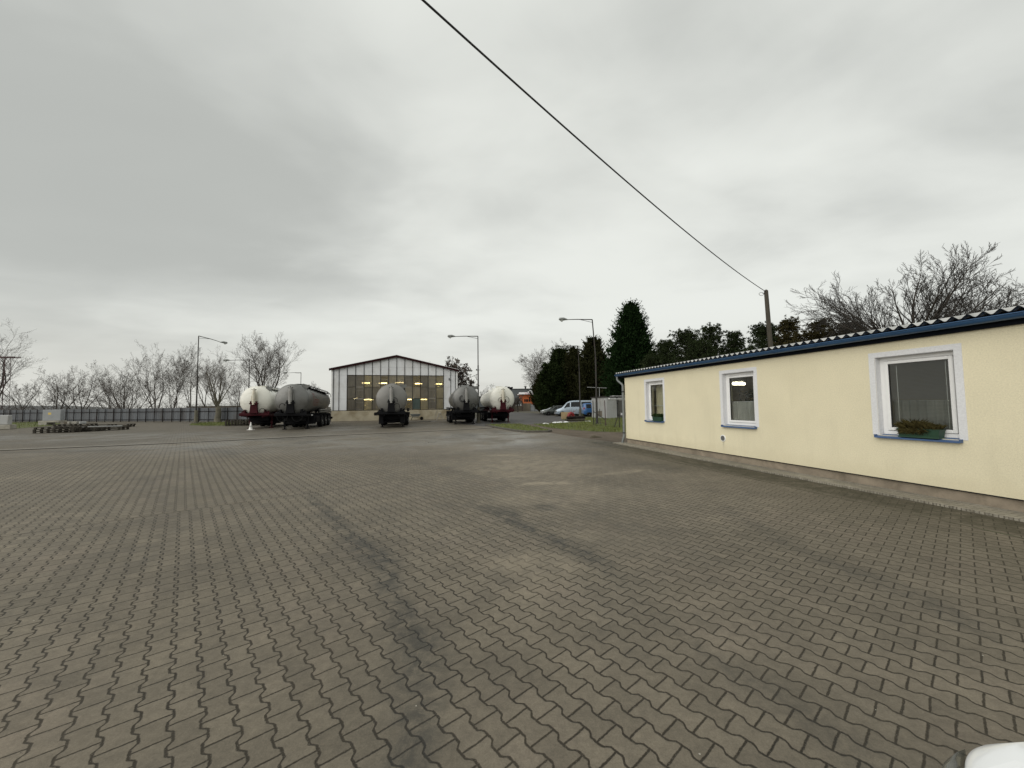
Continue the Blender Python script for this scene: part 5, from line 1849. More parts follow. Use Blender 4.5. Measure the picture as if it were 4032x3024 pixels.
# undergrowth along the outside of the fence
def undergrowth():
    r = np.random.default_rng(77)
    segs = []
    for k in range(1500):
        t = r.random()
        x, y = -118 + 96 * t, 67.5 - 23 * t + r.uniform(1.5, 12)
        h = r.uniform(1.2, 3.3) * (.6 + .6 * math.sin(t * 47) ** 2)
        p = np.array([x, y, -.05])
        d = np.array([r.normal(0, .3), r.normal(0, .3), 1.0])
        for i in range(3):
            q = p + d / np.linalg.norm(d) * h / 3
            segs.append((*p, *q, .022 - .006 * i, .016 - .005 * i))
            for j in range(3):
                e = q + np.array([r.normal(0, .35), r.normal(0, .35), r.uniform(.1, .5)])
                segs.append((*q, *e, .011, .007))
            p = q
            d = d + r.normal(0, .25, 3)
    o = segs_mesh('undergrowth', segs, M['twig'], None, 3)
    struct(o, 'stuff')
    o['label'] = 'bare brown undergrowth behind the sheet fence'


undergrowth()


def spray_mesh(name, C, D, size, m, parent, rnd, quads=2, narrow=.32):
    """leaf sprays: pointed quads at C heading along D"""
    n = len(C)
    V, F = [], []
    D = D / (np.linalg.norm(D, axis=1, keepdims=True) + 1e-9)
    allV = []
    for q in range(quads):
        dd = D + rnd.normal(0, .45, (n, 3))
        dd /= np.linalg.norm(dd, axis=1, keepdims=True)
        s = np.cross(dd, rnd.normal(0, 1, (n, 3)))
        s /= np.linalg.norm(s, axis=1, keepdims=True) + 1e-9
        L = (size * rnd.uniform(.6, 1.3, n))[:, None]
        w = L * narrow
        allV.append(np.stack([C - dd * L * .35, C + s * w, C + dd * L * .65, C - s * w], 1))
    V = np.concatenate(allV, 0).reshape(-1, 3)
    F = np.arange(len(V)).reshape(-1, 4)
    return arr_mesh(name, V, F, m, parent)


def conifer(name, label, loc, H, R, seed, m, shape=.75, n_br=420, per=26, size=.34, bottom=.02, tipn=1, group=None, ragged=.2, fringe=1.0):
    """dense cypress or thuja: ascending branches in an uneven cone, each carrying many sprays and a feathery tip"""
    rnd = np.random.default_rng(seed)
    root = thing(name, label, 'tree', loc, rnd.uniform(0, 6), group)
    segs_mesh('trunk', [(0, 0, -.1, 0, 0, H * .5, R * .10, R * .06), (0, 0, H * .5, 0, 0, H * .93, R * .06, .02)], M['bark'], root, 8)
    lob = rnd.uniform(0, 6.28, 8)

    def prof(t, az):
        base = (1 - t) ** shape * (1 - .40 * max(0, .12 - t) / .12)
        return R * base * (1 + .13 * math.sin(3 * az + lob[0] + 5 * t) + .11 * math.sin(5 * az + lob[1] - 11 * t) + .09 * math.sin(31 * t + lob[2] + az) + .07 * math.sin(57 * t + lob[3] - 2 * az))
    C, D, TC, TD = [], [], [], []
    for b in range(n_br):
        t = bottom + (1 - bottom) * (1 - (1 - rnd.random()) ** .72)
        t = min(t, .98)
        az = rnd.uniform(0, 6.283)
        L = prof(t, az) * (1 - ragged * rnd.random() ** 1.5 + ragged * .75 * rnd.random() ** 4) + .10
        rise = rnd.uniform(.2, .75)
        dirv = np.array([math.cos(az), math.sin(az), rise])
        dirv /= np.linalg.norm(dirv)
        s = rnd.uniform(.40, 1.0, per) ** .7
        p = np.array([0, 0, t * H * .965]) + dirv * (L * s)[:, None]
        p[:, 2] += (L * .22 * s ** 3)
        p += rnd.normal(0, .03 * R + .06, (per, 3))
        C.append(p)
        D.append(np.tile(dirv + np.array([0, 0, .35]), (per, 1)))
        n = 7
        q = np.array([0, 0, t * H * .965]) + dirv * L + np.array([0, 0, L * .22])
        td = dirv * .8 + np.array([0, 0, rnd.uniform(.15, .8)])
        td /= np.linalg.norm(td)
        TC.append(q + td * (np.linspace(0, .42, n) * fringe)[:, None] + rnd.normal(0, .045, (n, 3)))
        TD.append(np.tile(td, (n, 1)))
    # leading shoots
    for k in range(tipn):
        a = rnd.uniform(0, 6.28)
        n = 60
        s = rnd.random(n)
        off = np.array([math.cos(a), math.sin(a), 0]) * R * (.16 * k)
        p = np.stack([off[0] + rnd.normal(0, .16, n) * (1.1 - s), off[1] + rnd.normal(0, .16, n) * (1.1 - s), H * (.87 - .05 * k) + s * H * .13], 1)
        C.append(p)
        D.append(np.tile([0, 0, 1.0], (n, 1)) + rnd.normal(0, .5, (n, 3)))
    C, D = np.concatenate(C), np.concatenate(D)
    TC, TD = np.concatenate(TC), np.concatenate(TD)
    crown = spray_mesh('crown', C, D, size, m, root, rnd)
    spray_mesh('branch_tips', TC, TD, size * .62, m, crown, rnd, 2, .20)
    # dense inner growth, uneven
    V, F = [], []
    na, nt = 22, 18
    for j in range(nt):
        t = bottom + (.95 - bottom) * j / (nt - 1)
        for i in range(na):
            az = 6.283 * i / na
            r = prof(t, az) * .58 * rnd.uniform(.8, 1.2)
            V.append((r * math.cos(az), r * math.sin(az), t * H * .96 + .1))
    for j in range(nt - 1):
        for i in range(na):
            a, b = j * na + i, j * na + (i + 1) % na
            F.append((a, b, b + na, a + na))
    arr_mesh('inner_growth', V, F, m, crown, True)
    return root


def place_con(px, Y, top_py, wpx, **k):
    return conifer(loc=at(px, Y), H=hgt(top_py, px, Y), R=wpx / 2 / FPX * Y * 1.02, **k)


place_con(2494, 50, 1188, 245, name='cypress_tree', label='tall dark green cypress with feathery edges at the left end of the office roof', seed=31, m=M['leaf_dark'], shape=.68, n_br=1000, size=.36, tipn=2, ragged=.30, fringe=2.2)
place_con(2340, 62, 1330, 150, name='thuja_tree', label='brownish thuja between the tall cypress and the lamp posts', seed=32, m=M['leaf_brown'], shape=.50, n_br=760, size=.40, tipn=5, ragged=.28, fringe=1.8)
place_con(2264, 66, 1366, 112, name='thuja_tree', label='dark thuja with a pointed top behind the minibus lamp post', seed=33, m=M['leaf_brown'], shape=.52, n_br=620, size=.40, tipn=4, ragged=.30, fringe=1.8)
place_con(2206, 68, 1376, 128, name='yew_tree', label='lighter green conifer left of the thujas', seed=34, m=M['leaf_green'], shape=.44, n_br=700, size=.46, tipn=5, ragged=.42, fringe=1.8)
place_con(2146, 72, 1470, 96, name='yew_tree', label='low dark conifer at the left end of the conifer row behind the parked cars', seed=35, m=M['leaf_brown'], shape=.42, n_br=520, size=.42, tipn=5, ragged=.42, fringe=1.8)
place_con(2300, 74, 1430, 170, name='yew_tree', label='dark conifer filling the gap low behind the minibus', seed=36, m=M['leaf_dark'], shape=.36, n_br=560, size=.45, tipn=3, ragged=.35)
place_con(2415, 62, 1415, 120, name='thuja_tree', label='dark conifer between the tall cypress and the brownish thuja', seed=37, m=M['leaf_dark'], shape=.45, n_br=520, size=.42, tipn=3, ragged=.35)
place_con(2172, 65, 1440, 120, name='yew_tree', label='bushy conifer low behind the dark hatchback', seed=38, m=M['leaf_green'], shape=.36, n_br=560, size=.42, tipn=4, ragged=.4)


def pine(label, loc, H, R, seed, m, levels=10, group='pines behind the office roof'):
    rnd = np.random.default_rng(seed)
    root = thing('pine_tree', label, 'tree', loc, rnd.uniform(0, 6), group)
    segs = [(0, 0, -.1, 0, 0, H * .55, .17, .11), (0, 0, H * .55, 0, 0, H * .96, .11, .02)]
    C, D = [], []
    for l in range(levels):
        t = .25 + .72 * (l + .6 * rnd.random()) / levels
        nb = rnd.integers(8, 12)
        for b in range(nb):
            az = 6.283 * (b + rnd.random() * .8) / nb
            L = R * (1 - ((t - .25) / .80) ** 2.2) * rnd.uniform(.6, 1.12) + .25
            rise = .15 + 1.0 * max(t - .3, 0) + rnd.uniform(-.15, .3)
            d = np.array([math.cos(az), math.sin(az), rise])
            d /= np.linalg.norm(d)
            p0 = np.array([0, 0, t * H])
            p1 = p0 + d * L
            segs.append((*p0, *p1, .045, .012))
            for k in range(int(9 + L * 8)):
                s = rnd.uniform(.25, 1.05)
                c = p0 + d * L * s + rnd.normal(0, .24, 3) * (1.1 - .3 * s)
                up_ = np.array([d[0] * .5, d[1] * .5, 1.0]) + rnd.normal(0, .3, 3)
                c = c + up_ * .10
                C.append(c)
                D.append(up_)
    for k in range(26):
        C.append(np.array([rnd.normal(0, .20), rnd.normal(0, .20), H * rnd.uniform(.90, 1.0)]))
        D.append(np.array([0, 0, 1.0]))
    segs_mesh('trunk', segs, M['bark'], root, 5)
    C, D = np.array(C), np.array(D)
    n = len(C)
    V = []
    for q in range(13):
        dd = D / np.linalg.norm(D, axis=1, keepdims=True) * .75 + rnd.normal(0, .55, (n, 3))
        dd /= np.linalg.norm(dd, axis=1, keepdims=True)
        s = np.cross(dd, rnd.normal(0, 1, (n, 3)))
        s /= np.linalg.norm(s, axis=1, keepdims=True) + 1e-9
        L = rnd.uniform(.16, .30, n)[:, None]
        V.append(np.stack([C - s * .018, C + dd * L * .6 + s * .026, C + dd * L, C + dd * L * .6 - s * .026], 1))
    V = np.concatenate(V, 0).reshape(-1, 3)
    arr_mesh('crown', V, np.arange(len(V)).reshape(-1, 4), m, root)
    return root


for i, (lab, px, Y, top, w, m_) in enumerate((
        ('lowest pine beside the tall cypress', 2630, 46, 1345, 170, 'needle'),
        ('rounded pine in the middle of the pine group left of the pole', 2710, 45, 1303, 200, 'needle'),
        ('highest pine of the group left of the wooden pole', 2812, 44, 1294, 200, 'needle'),
        ('small open pine at the right end of the group left of the pole', 2905, 43, 1308, 110, 'needle'),
        ('pine partly hidden behind the wooden pole', 3022, 38, 1283, 170, 'needle'),
        ('brownish pine just right of the wooden pole', 3120, 37, 1262, 170, 'needle_brown'),
        ('dark pine under the left branches of the big bare tree', 3240, 37, 1272, 190, 'needle_brown'),
        ('low pine in front of the bigger pines left of the pole', 2762, 40, 1365, 240, 'needle'),
        ('low pine between the pole and the small open pine', 2955, 36, 1390, 130, 'needle'),
        ('low pine at the foot of the tall cypress', 2580, 42, 1420, 170, 'needle'),
        ('low brownish pine far right under the big bare tree', 3350, 38, 1285, 170, 'needle_brown'))):
    pine(lab, at(px, Y), hgt(top, px, Y), w / 2 / FPX * Y * 1.02, 50 + i, M[m_])


# ------------------------------------------------------------------ vehicles
def loft(secs, parent, name, m, smooth=35):
    """secs: (x, half width, z bottom, z belt, roof half width, z top); x runs along the vehicle"""
    b = MB()
    rings = []
    for x, w, zb, zm, wr, zt in secs:
        h = zt - zm
        half = [(w * .80, zb), (w * .97, zb + .10), (w, zb + (zm - zb) * .55), (w * .97, zm), (w * .97 + (wr - w * .97) * .9, zm + h * .86), (wr * .86, zt - .012 * (h > .1)), (wr * .45, zt)]
        ring = [(x, y, z) for y, z in half] + [(x, -y, z) for y, z in half[::-1]]
        rings.append(ring)
    n = len(rings[0])
    vs = [p for r in rings for p in r]
    fs = []
    for i in range(len(rings) - 1):
        for k in range(n):
            a, c = i * n + k, i * n + (k + 1) % n
            fs.append((a, a + n, c + n, c))
    fs.append(tuple(range(n)))
    fs.append(tuple((len(rings) - 1) * n + k for k in range(n))[::-1])
    b.add(vs, fs)
    o = b.build(name, m, parent, smooth)
    return o


def interp(secs, x):
    for a, c in zip(secs, secs[1:]):
        if min(a[0], c[0]) <= x <= max(a[0], c[0]):
            f = (x - a[0]) / (c[0] - a[0] + 1e-9)
            return [p + (q - p) * f for p, q in zip(a, c)]
    return list(secs[0] if abs(x - secs[0][0]) < abs(x - secs[-1][0]) else secs[-1])


def side_glass(secs, xa0, xa1, xb0, xb1, parent, m, lo=.12, hi=.80):
    """side window on both flanks; bottom edge xa0..xa1, top edge xb0..xb1"""
    for s in (-1, 1):
        b = MB()
        N = 8
        vs = []
        for i in range(N + 1):
            f = i / N
            for xx, fr in ((xa0 + (xa1 - xa0) * f, lo), (xb0 + (xb1 - xb0) * f, hi)):
                _, w, zb, zm, wr, zt = interp(secs, xx)
                y0, y1 = w * .97, w * .97 + (wr - w * .97) * .9
                z1 = zm + (zt - zm) * .86
                vs.append((xx, s * (y0 + (y1 - y0) * fr / .86 + .012), zm + (z1 - zm) * fr / .86))
        b.add(vs, [(2 * i, 2 * i + 2, 2 * i + 3, 2 * i + 1) for i in range(N)])
        b.build('side_window', m, parent)


def top_glass(secs, x0, x1, parent, m, name):
    b = MB()
    vs = []
    N = 6
    for i in range(N + 1):
        x = x0 + (x1 - x0) * i / N
        _, w, zb, zm, wr, zt = interp(secs, x)
        for y in (-.84, -.45, .45, .84):
            vs.append((x, wr * y, zt + .008))
    b.add(vs, [(4 * i + k, 4 * i + k + 1, 4 * i + 5 + k, 4 * i + 4 + k) for i in range(N) for k in range(3)])
    b.build(name, m, parent)


def car_wheel(root, x, y, r=.31):
    t = MB()
    w = .20
    t.lathe([(y - w / 2, r * .62), (y - w / 2, r * .92), (y - w / 2 + .03, r), (y + w / 2 - .03, r), (y + w / 2, r * .92), (y + w / 2, r * .62)], 'Y', (x, 0, r), 22)
    ty = t.build('wheel', M['rubber'], root, 40)
    s = 1 if y > 0 else -1
    m = MB()
    o = y + s * w / 2
    m.lathe([(o - s * .01, r * .64), (o, r * .60), (o - s * .04, r * .5), (o - s * .03, r * .2), (o, r * .15), (o, .005)], 'Y', (x, 0, r), 18)
    m.build('rim', M['rim'], ty, 40)


def vehicle(kind, name, label, cat, loc, rz, paint, group=None):
    """front of the vehicle at x = 0, tail at +x"""
    root = thing(name, label, cat, loc, rz, group)
    if kind == 'hatch':
        L = 4.1
        secs = [(.0, .62, .30, .50, .58, .56), (.06, .74, .22, .58, .68, .66), (.35, .83, .20, .68, .76, .76), (1.05, .86, .20, .80, .78, .92), (1.12, .86, .20, .82, .76, .96),
                (1.85, .87, .20, .88, .60, 1.36), (2.2, .87, .20, .90, .58, 1.44), (3.0, .87, .20, .92, .57, 1.42), (3.55, .86, .22, .93, .56, 1.28), (3.95, .82, .25, .92, .62, .98), (4.06, .76, .30, .80, .6, .84), (4.1, .68, .36, .62, .55, .66)]
        sg = [(1.42, 2.15, 1.86, 2.18), (2.22, 3.35, 2.25, 3.15)]
        ws, rw = (1.16, 1.90), (3.55, 3.92)
        wx, hl_z = (.78, 3.30), .60
    elif kind == 'minibus':
        L = 5.4
        secs = [(.0, .70, .38, .62, .66, .70), (.06, .84, .30, .74, .8, .86), (.30, .93, .28, .92, .84, 1.02), (.85, .97, .28, 1.06, .86, 1.22), (.92, .97, .28, 1.08, .85, 1.27),
                (1.55, .98, .28, 1.18, .76, 1.92), (1.95, .98, .28, 1.20, .74, 2.12), (2.5, .98, .28, 1.20, .74, 2.20), (4.9, .98, .28, 1.20, .74, 2.20), (5.3, .97, .30, 1.2, .73, 2.12), (5.4, .93, .36, 1.15, .72, 1.9)]
        sg = [(1.12, 1.98, 1.62, 2.0), (2.12, 3.45, 2.12, 3.45), (3.55, 4.85, 3.55, 4.85)]
        ws, rw = (.96, 1.72), None
        wx, hl_z = (.95, 4.2), .80
    elif kind == 'van':
        L = 4.1
        secs = [(.0, .66, .34, .58, .62, .64), (.06, .78, .26, .66, .74, .76), (.3, .85, .24, .78, .78, .90), (.9, .88, .24, .92, .80, 1.06), (.97, .88, .24, .95, .78, 1.10),
                (1.6, .89, .24, 1.02, .68, 1.66), (1.95, .89, .24, 1.04, .66, 1.80), (3.7, .89, .24, 1.04, .66, 1.82), (4.02, .88, .28, 1.02, .66, 1.74), (4.1, .84, .34, .98, .64, 1.6)]
        sg = [(1.2, 2.0, 1.66, 2.02), (2.12, 2.95, 2.12, 2.95), (3.1, 3.75, 3.1, 3.72)]
        ws, rw = (1.0, 1.68), None
        wx, hl_z = (.8, 3.35), .70
    if kind == 'hatch':
        secs = [(x, w, zb, zm * 1.04, wr, zt * 1.06) for x, w, zb, zm, wr, zt in secs]
    body = loft(secs, root, 'body', paint)
    for q in sg:
        side_glass(secs, *q, root, M['car_glass'])
    top_glass(secs, *ws, root, M['screen_glass'], 'windscreen')
    if rw:
        top_glass(secs, *rw, root, M['car_glass'], 'rear_window')
    wid = secs[4][1]
    for x in wx:
        for s in (-1, 1):
            car_wheel(root, x, s * (wid - .075), .31 if kind != 'minibus' else .34)
        a = MB()
        for s in (-1, 1):
            vs = []
            R_ = .39 if kind != 'minibus' else .42
            for an in np.linspace(0, 180, 13):
                for rr in (R_ * .55, R_):
                    vs.append((x + rr * math.cos(math.radians(an)), s * (wid + .004), .30 + rr * math.sin(math.radians(an))))
            a.add(vs, [(2 * i, 2 * i + 2, 2 * i + 3, 2 * i + 1) for i in range(12)])
        a.build('wheel_arch', M['trim'], root)
    for s in (-1, 1):
        h = MB()
        y0, y1 = sorted((s * wid * .92, s * wid * .56))
        h.add([(.20, y1 if s > 0 else y0, hl_z + .10), (.03, (y0 + y1) / 2, hl_z + .0), (.02, y0 if s > 0 else y1, hl_z - .02), (.02, y0 if s > 0 else y1, hl_z - .14), (.04, (y0 + y1) / 2, hl_z - .14), (.20, y1 if s > 0 else y0, hl_z - .08)], [(0, 1, 2, 3, 4, 5)])
        h.bbox(.0, .20, y0, y1, hl_z - .14, hl_z + .01, .03)
        h.build('headlight', M['lens'], root)
        t = MB()
        y0, y1 = sorted((s * wid * .97, s * wid * .78))
        zt = 1.0 if kind == 'hatch' else 1.25
        t.bbox(L - .16, L + .01, y0, y1, zt - .32, zt - .02, .03)
        t.build('tail_light', M['tail'], root)
        mi = MB()
        xm = sg[0][0] + .12
        y0, y1 = sorted((s * (wid + .02), s * (wid + .20)))
        mi.bbox(xm, xm + .10, y0, y1, secs[5][3] + .02, secs[5][3] + .18, .03)
        mi.build('mirror', paint if kind != 'minibus' else M['trim'], root)
    f = MB()
    f.bbox(-.03, .10, -wid * .5, wid * .5, hl_z - .16, hl_z - .03, .02)
    f.bbox(-.03, .25, -wid * .86, wid * .86, .24, .42, .05)
    f.bbox(L - .15, L + .03, -wid * .9, wid * .9, .28, .46, .05)
    f.build('bumper', M['trim'], root)
    pl = MB()
    pl.bbox(-.045, -.02, -.26, .26, .36, .47, .005)
    pl.build('number_plate', M['sign_white'], root)
    return root


PK = 'cars parked before the conifers'
ang = SITE
vehicle('hatch', 'parked_car', 'dark green hatchback parked in front of the conifers, nose to the left', 'car', at(2137, 59), ang + math.radians(-12), M['car_dark'], PK)
vehicle('hatch', 'parked_car', 'silver car mostly hidden behind the dark green hatchback', 'car', at(2129, 63.5), ang + math.radians(-10), M['car_silver'], PK)
vehicle('hatch', 'parked_car', 'grey car between the dark green hatchback and the silver minibus', 'car', at(2184, 56.6), ang + math.radians(-14), M['car_grey'], PK)
vehicle('minibus', 'minibus', 'silver minibus with dark side windows parked behind the lamp post', 'minibus', at(2186, 54), ang + math.radians(-18), M['car_van'], PK)
bv = vehicle('van', 'blue_van', 'bright blue van showing its rear quarter next to the pale grey shed', 'van', (0, 0, 0), ang + math.pi + math.radians(-16), M['car_blue'], PK)
bv.location = at(2294, 51.5) + (Matrix.Rotation(bv.rotation_euler.z, 3, 'Z') @ Vector((-4.1, 0, 0)))

# red machine, beige board and logs by the lamp post
rd = thing('garden_machine', 'red garden machine with a curved hood standing before the silver minibus', 'machine', G(2249, 1651), SITE)
q_ = MB()
q_.tube([(-.5, 0, .35), (-.3, 0, .75), (0, 0, .95), (.25, 0, .8), (.45, 0, .5)], [.22, .28, .26, .25, .16], 10)
q_.bbox(-.15, .55, -.3, .3, .25, .55, .06)
q_.build('body', M['red_paint'], rd, 40)
rd.scale = (.72, .72, .72)
for x in (-.45, .45):
    car_wheel(rd, x, -.35, .22)
    car_wheel(rd, x, .35, .22)
q_ = MB()
q_.tube([(.1, .2, .7), (.5, .22, 1.25), (.65, .22, 1.3)], .025, 6)
q_.tube([(.1, -.2, .7), (.5, -.22, 1.25), (.65, -.22, 1.3)], .025, 6)
q_.build('handle', M['red_paint'], rd)
o = MB().bbox(-.6, .6, -.03, .03, 0, .80, .01).build('board', M['wood_light'])
o.location = G(2230, 1650)
o.rotation_euler = (math.radians(-8), 0, SITE)
tag(o, 'beige wooden board leaning beside the red machine before the minibus', 'board')
for i, (x, z, lab) in enumerate(((0, .12, 'dark log lying at the front of the lamp post foot'), (.1, .36, 'dark log lying on top of the other log by the lamp post'))):
    o = MB().tube([(-1.0, 0, 0), (-.3, .02, .01), (1.0, 0, 0)], [.13, .14, .12], 12).build('log', M['fence_post'] if i else M['pole_wood'], None, 50)
    o.location = G(2265, 1658) + Vector((x, 0, z))
    o.rotation_euler = (0, 0, SITE + .1 * i)
    tag(o, lab, 'log', 'logs by the lamp post')

# ------------------------------------------------------------------ shed and the wire fence in front
sh0 = site(12.42, 25.5)
sh = thing('metal_shed', 'pale grey sheet metal shed with a dark door behind the corner of the yellow office', 'shed', sh0, SITE)
q_ = MB()
xs = np.arange(0, 5.0, .12)
q_.box(0, .06, .0, 3.9, .0, 2.48)
for i, x in enumerate(np.arange(.02, 5, .25)):
    if not (1.38 < x + .12 < 2.62):
        q_.box(x, x + .235, -.02 - .01 * (i % 2), .04, .0, 2.40)
q_.box(1.40, 2.60, -.015, .04, 2.05, 2.40)
q_.box(.06, 5, 3.8, 3.9, 0, 2.4)
q_.box(4.94, 5, .04, 3.8, 0, 2.4)
for y in np.arange(.1, 3.7, .46):
    q_.box(-.012, .0, y, y + .43, .9, 2.42)
q_.build('wall', M['shed'], sh)
MB().box(1.40, 2.60, -.005, .03, 0, 2.05).build('door', M['shed_door'], sh)
q_ = MB()
q_.box(-.08, 5.1, -.10, 4.0, 2.48, 2.54)
q_.box(-.10, -.07, -.12, 4.0, 2.42, 2.56)
q_.build('roof', M['lamp_post'], sh)
q_ = MB()
q_.tube([(.35, -.06, 2.22), (3.0, -.06, 2.22)], .04, 6)
q_.build('door_rail', M['pvc'], sh)
MB().lathe([(-.2, .01), (-.19, .07), (-.10, .10), (-.06, .06)], 'Y', (.28, 0, 2.26), 14).build('wall_lamp', M['pvc'], sh, 50)
q_ = MB()
q_.box(1.75, 2.15, -.022, -.006, .35, .62)
q_.build('notice', M['sign_white'], sh)
q_ = MB()
q_.box(-.02, -.0, 1.2, 2.6, .2, .85)
q_.build('side_hatch', M['brown_wall'], sh)
r_ = random.Random(5)
for i in range(5):
    o = MB().bbox(-.9, .9, -.10, .10, 0, .07, .01).build('roof_plank', M['shed' if i % 2 else 'flash'])
    o.location = site(14.3 + .12 * i, 25.9 + .38 * i, 2.545)
    o.rotation_euler = (0, 0, SITE + r_.uniform(-.1, .1))
    tag(o, ('pale plank at the front of the shed roof', 'second pale plank from the front of the shed roof', 'third pale plank on the shed roof', 'fourth pale plank on the shed roof', 'hindmost pale plank on the shed roof')[i], 'plank', 'planks on the shed roof')
q_ = thing('roof_frame', 'thin metal frame with a horizontal bar rising above the left part of the shed', 'frame', site(12.9, 28.2), SITE)
f_ = MB()
f_.tube([(0, 0, 2.5), (0, 0, 3.65)], .03, 6)
f_.tube([(-1.6, 0, 3.72), (1.0, 0, 3.62)], .035, 6)
f_.build('bar', M['shed'], q_)

wf = thing('wire_fence', 'leaning wire mesh fence on dark steel posts between the lawn and the shed', 'fence', site(4.9, 13.3), SITE)
for i, (y, x, braces) in enumerate(((0, 0, 1), (-1.95, .02, 0), (-3.75, .15, 2))):
    p = MB()
    p.tube([(x, y, -.05), (x - .03, y, 1.95)], .032, 8)
    if i == 0:
        p.tube([(x + .55, y - .02, -.05), (x + .52, y - .02, 1.3)], .022, 6)
    if braces:
        p.tube([(x, y, 1.1), (x + (.9 if i == 0 else -.35), y - .15, .45), (x + (1.0 if i == 0 else -.5), y - .15, 0)], .03, 6)
    p.build('post', M['lattice' if i == 1 else 'lamp_post'], wf)
q_ = MB()
for z in np.arange(.1, 1.85, .12):
    q_.tube([(.01, 0, z), (.02, -1.95, z - .01), (.15, -3.75, z)], .0028, 3, cap=False)
for y in np.arange(0, -3.75, -.12):
    q_.tube([(.02, y, .08), (.02, y, 1.82)], .0025, 3, cap=False)
q_.build('wire_mesh', M['zinc'], wf)
q_ = MB()
q_.tube([(.15, -3.75, 1.05), (2.4, -3.3, 1.05)], .018, 6)
q_.build('top_rail', M['zinc'], wf)
for i, (n_, d_, lab) in enumerate(((5.6, 9.2, 'grey rubble stone beside the bent fence brace'), (6.1, 9.5, 'larger rubble stone by the wire fence end'))):
    rnd = np.random.default_rng(i)
    q_ = MB()
    q_.tube([(-.22, 0, .05), (-.1, .02, .08), (.03, -.03, .10), (.1, -.02, .07), (.24, 0, .04)], [.04, .11, .13, .10, .03], 8)
    o = q_.build('rubble_stone', M['concrete'])
    o.location = site(n_, d_)
    tag(o, lab, 'stone')
q_ = MB()
q_.tube([(-.30, 0, .0), (-.16, .03, .03), (-.05, .0, .045), (.06, .02, .03), (.2, .0, .02), (.34, .05, .0)], [.02, .07, .085, .05, .035, .015], 9)
o = q_.build('clod', M['soil'], None, 60)
o.location = G(2345, 1723)
tag(o, 'dark clod of earth lying on the dirt path left of the office corner', 'clod')


def snow():
    r = np.random.default_rng(5)
    b = MB()
    for px0, px1, py, n in ((2184, 2238, 1666, 16), (2145, 2160, 1670, 3), (2265, 2272, 1648.5, 2), (2277, 2283, 1648.5, 2), (2305, 2308, 1660, 1), (2318, 2321, 1660, 1)):
        for k in range(n):
            c = G(px0 + (px1 - px0) * (k + .5) / n, py - (2.5 * k / n if n > 5 else 0))
            R = r.uniform(.08, .24) * (1 if n > 2 else .7)
            h = R * r.uniform(.3, .55)
            ring = []
            vs, fs = [], []
            for j, (rr, zz) in enumerate(((1.2, .0), (.95, .6), (.5, 1.0))):
                for i in range(9):
                    a = 6.283 * i / 9
                    q = R * rr * r.uniform(.75, 1.2)
                    vs.append((c.x + q * math.cos(a) * 1.15, c.y + q * math.sin(a) * .95, zz * h + .01))
            for j in range(2):
                for i in range(9):
                    fs.append((9 * j + i, 9 * j + (i + 1) % 9, 9 * j + 9 + (i + 1) % 9, 9 * j + 9 + i))
            fs.append(tuple(range(18, 27)))
            b.add(vs, fs)
    struct(b.build('snow', M['snow'], None, 60), 'stuff')


snow()

# ------------------------------------------------------------------ beyond the yard
Y_ = 148
ob = thing('orange_building', 'small orange building under a white sign board, half hidden by conifers', 'building', at(2053, Y_), .05)
w_ = 16.0
z1 = hgt(1553.5, 2070, Y_)
MB().box(0, w_, 0, 12, 0, z1).build('wall', M['orange'], ob)
sx = lambda px: (px - 2053) / FPX * Y_
q_ = MB()
za, zb = hgt(1582, 2080, Y_), hgt(1571.5, 2080, Y_)
for a, c in ((2064.5, 2069.5), (2071.5, 2079.5), (2082, 2089)):
    q_.box(sx(a), sx(c), -.08, .05, za, zb)
q_.build('window', M['dark_win'], ob)
q_ = MB()
q_.box(-1.0, w_, -1.2, 12, z1, z1 + .3)
q_.build('roof', M['sign_white'], ob)
MB().box(sx(2063), sx(2092), -.9, 0, hgt(1592, 2080, Y_) - .2, hgt(1592, 2080, Y_)).build('canopy', M['red_fascia'], ob)
sg_ = thing('sign_board', 'long white sign board with small dark and pink lettering on the orange building', 'sign', at(2043.5, Y_ - 1.5), .05)
zs0, zs1 = hgt(1552.5, 2070, Y_ - 1.5), hgt(1544.5, 2070, Y_ - 1.5)
MB().bbox(0, 8.6, -.12, .12, zs0, zs1, .03).build('board', M['sign_white'], sg_)
q_, q2_ = MB(), MB()
r_ = random.Random(3)
x = 2.3
while x < 5.9:
    wd = r_.uniform(.10, .22)
    if r_.random() < .85:
        (q_ if x > 3.2 else q2_).box(x, x + wd * .8, -.135, -.125, zs0 + .34 + r_.uniform(-.08, .05), zs0 + .34 + r_.uniform(.12, .3))
    if x > 2.6:
        q2_.box(x, x + wd * .9, -.135, -.125, zs0 + .10, zs0 + .10 + r_.uniform(.08, .18))
    x += wd + .05
q_.build('lettering', M['mullion'], sg_)
q2_.build('lettering', M['sign_pink'], sg_)
Y2 = 182
fh = thing('warehouse', 'long dark grey warehouse with a flat roof and a vent behind the orange building', 'building', at(1990, Y2), .06)
zt = hgt(1532, 2060, Y2)
MB().box(0, 30, 0, 25, 0, zt).build('wall', M['dark_clad'], fh)
MB().box(-.2, 30.2, -.2, 25.2, zt, zt + .25).build('roof', M['mullion'], fh)
q_ = MB()
q_.tube([(9.9, 3, zt), (9.9, 3, zt + .9), (9.9, 3, zt + 1.1), (9.9, 3, zt + 1.55)], [.35, .35, .55, .55], 12)
q_.build('vent', M['lamp_post'], fh, 40)
hs_ = thing('small_house', 'small pale gabled house front above the white sign board', 'building', at(2083, 165), .05)
zz = hgt(1553, 2089, 165)
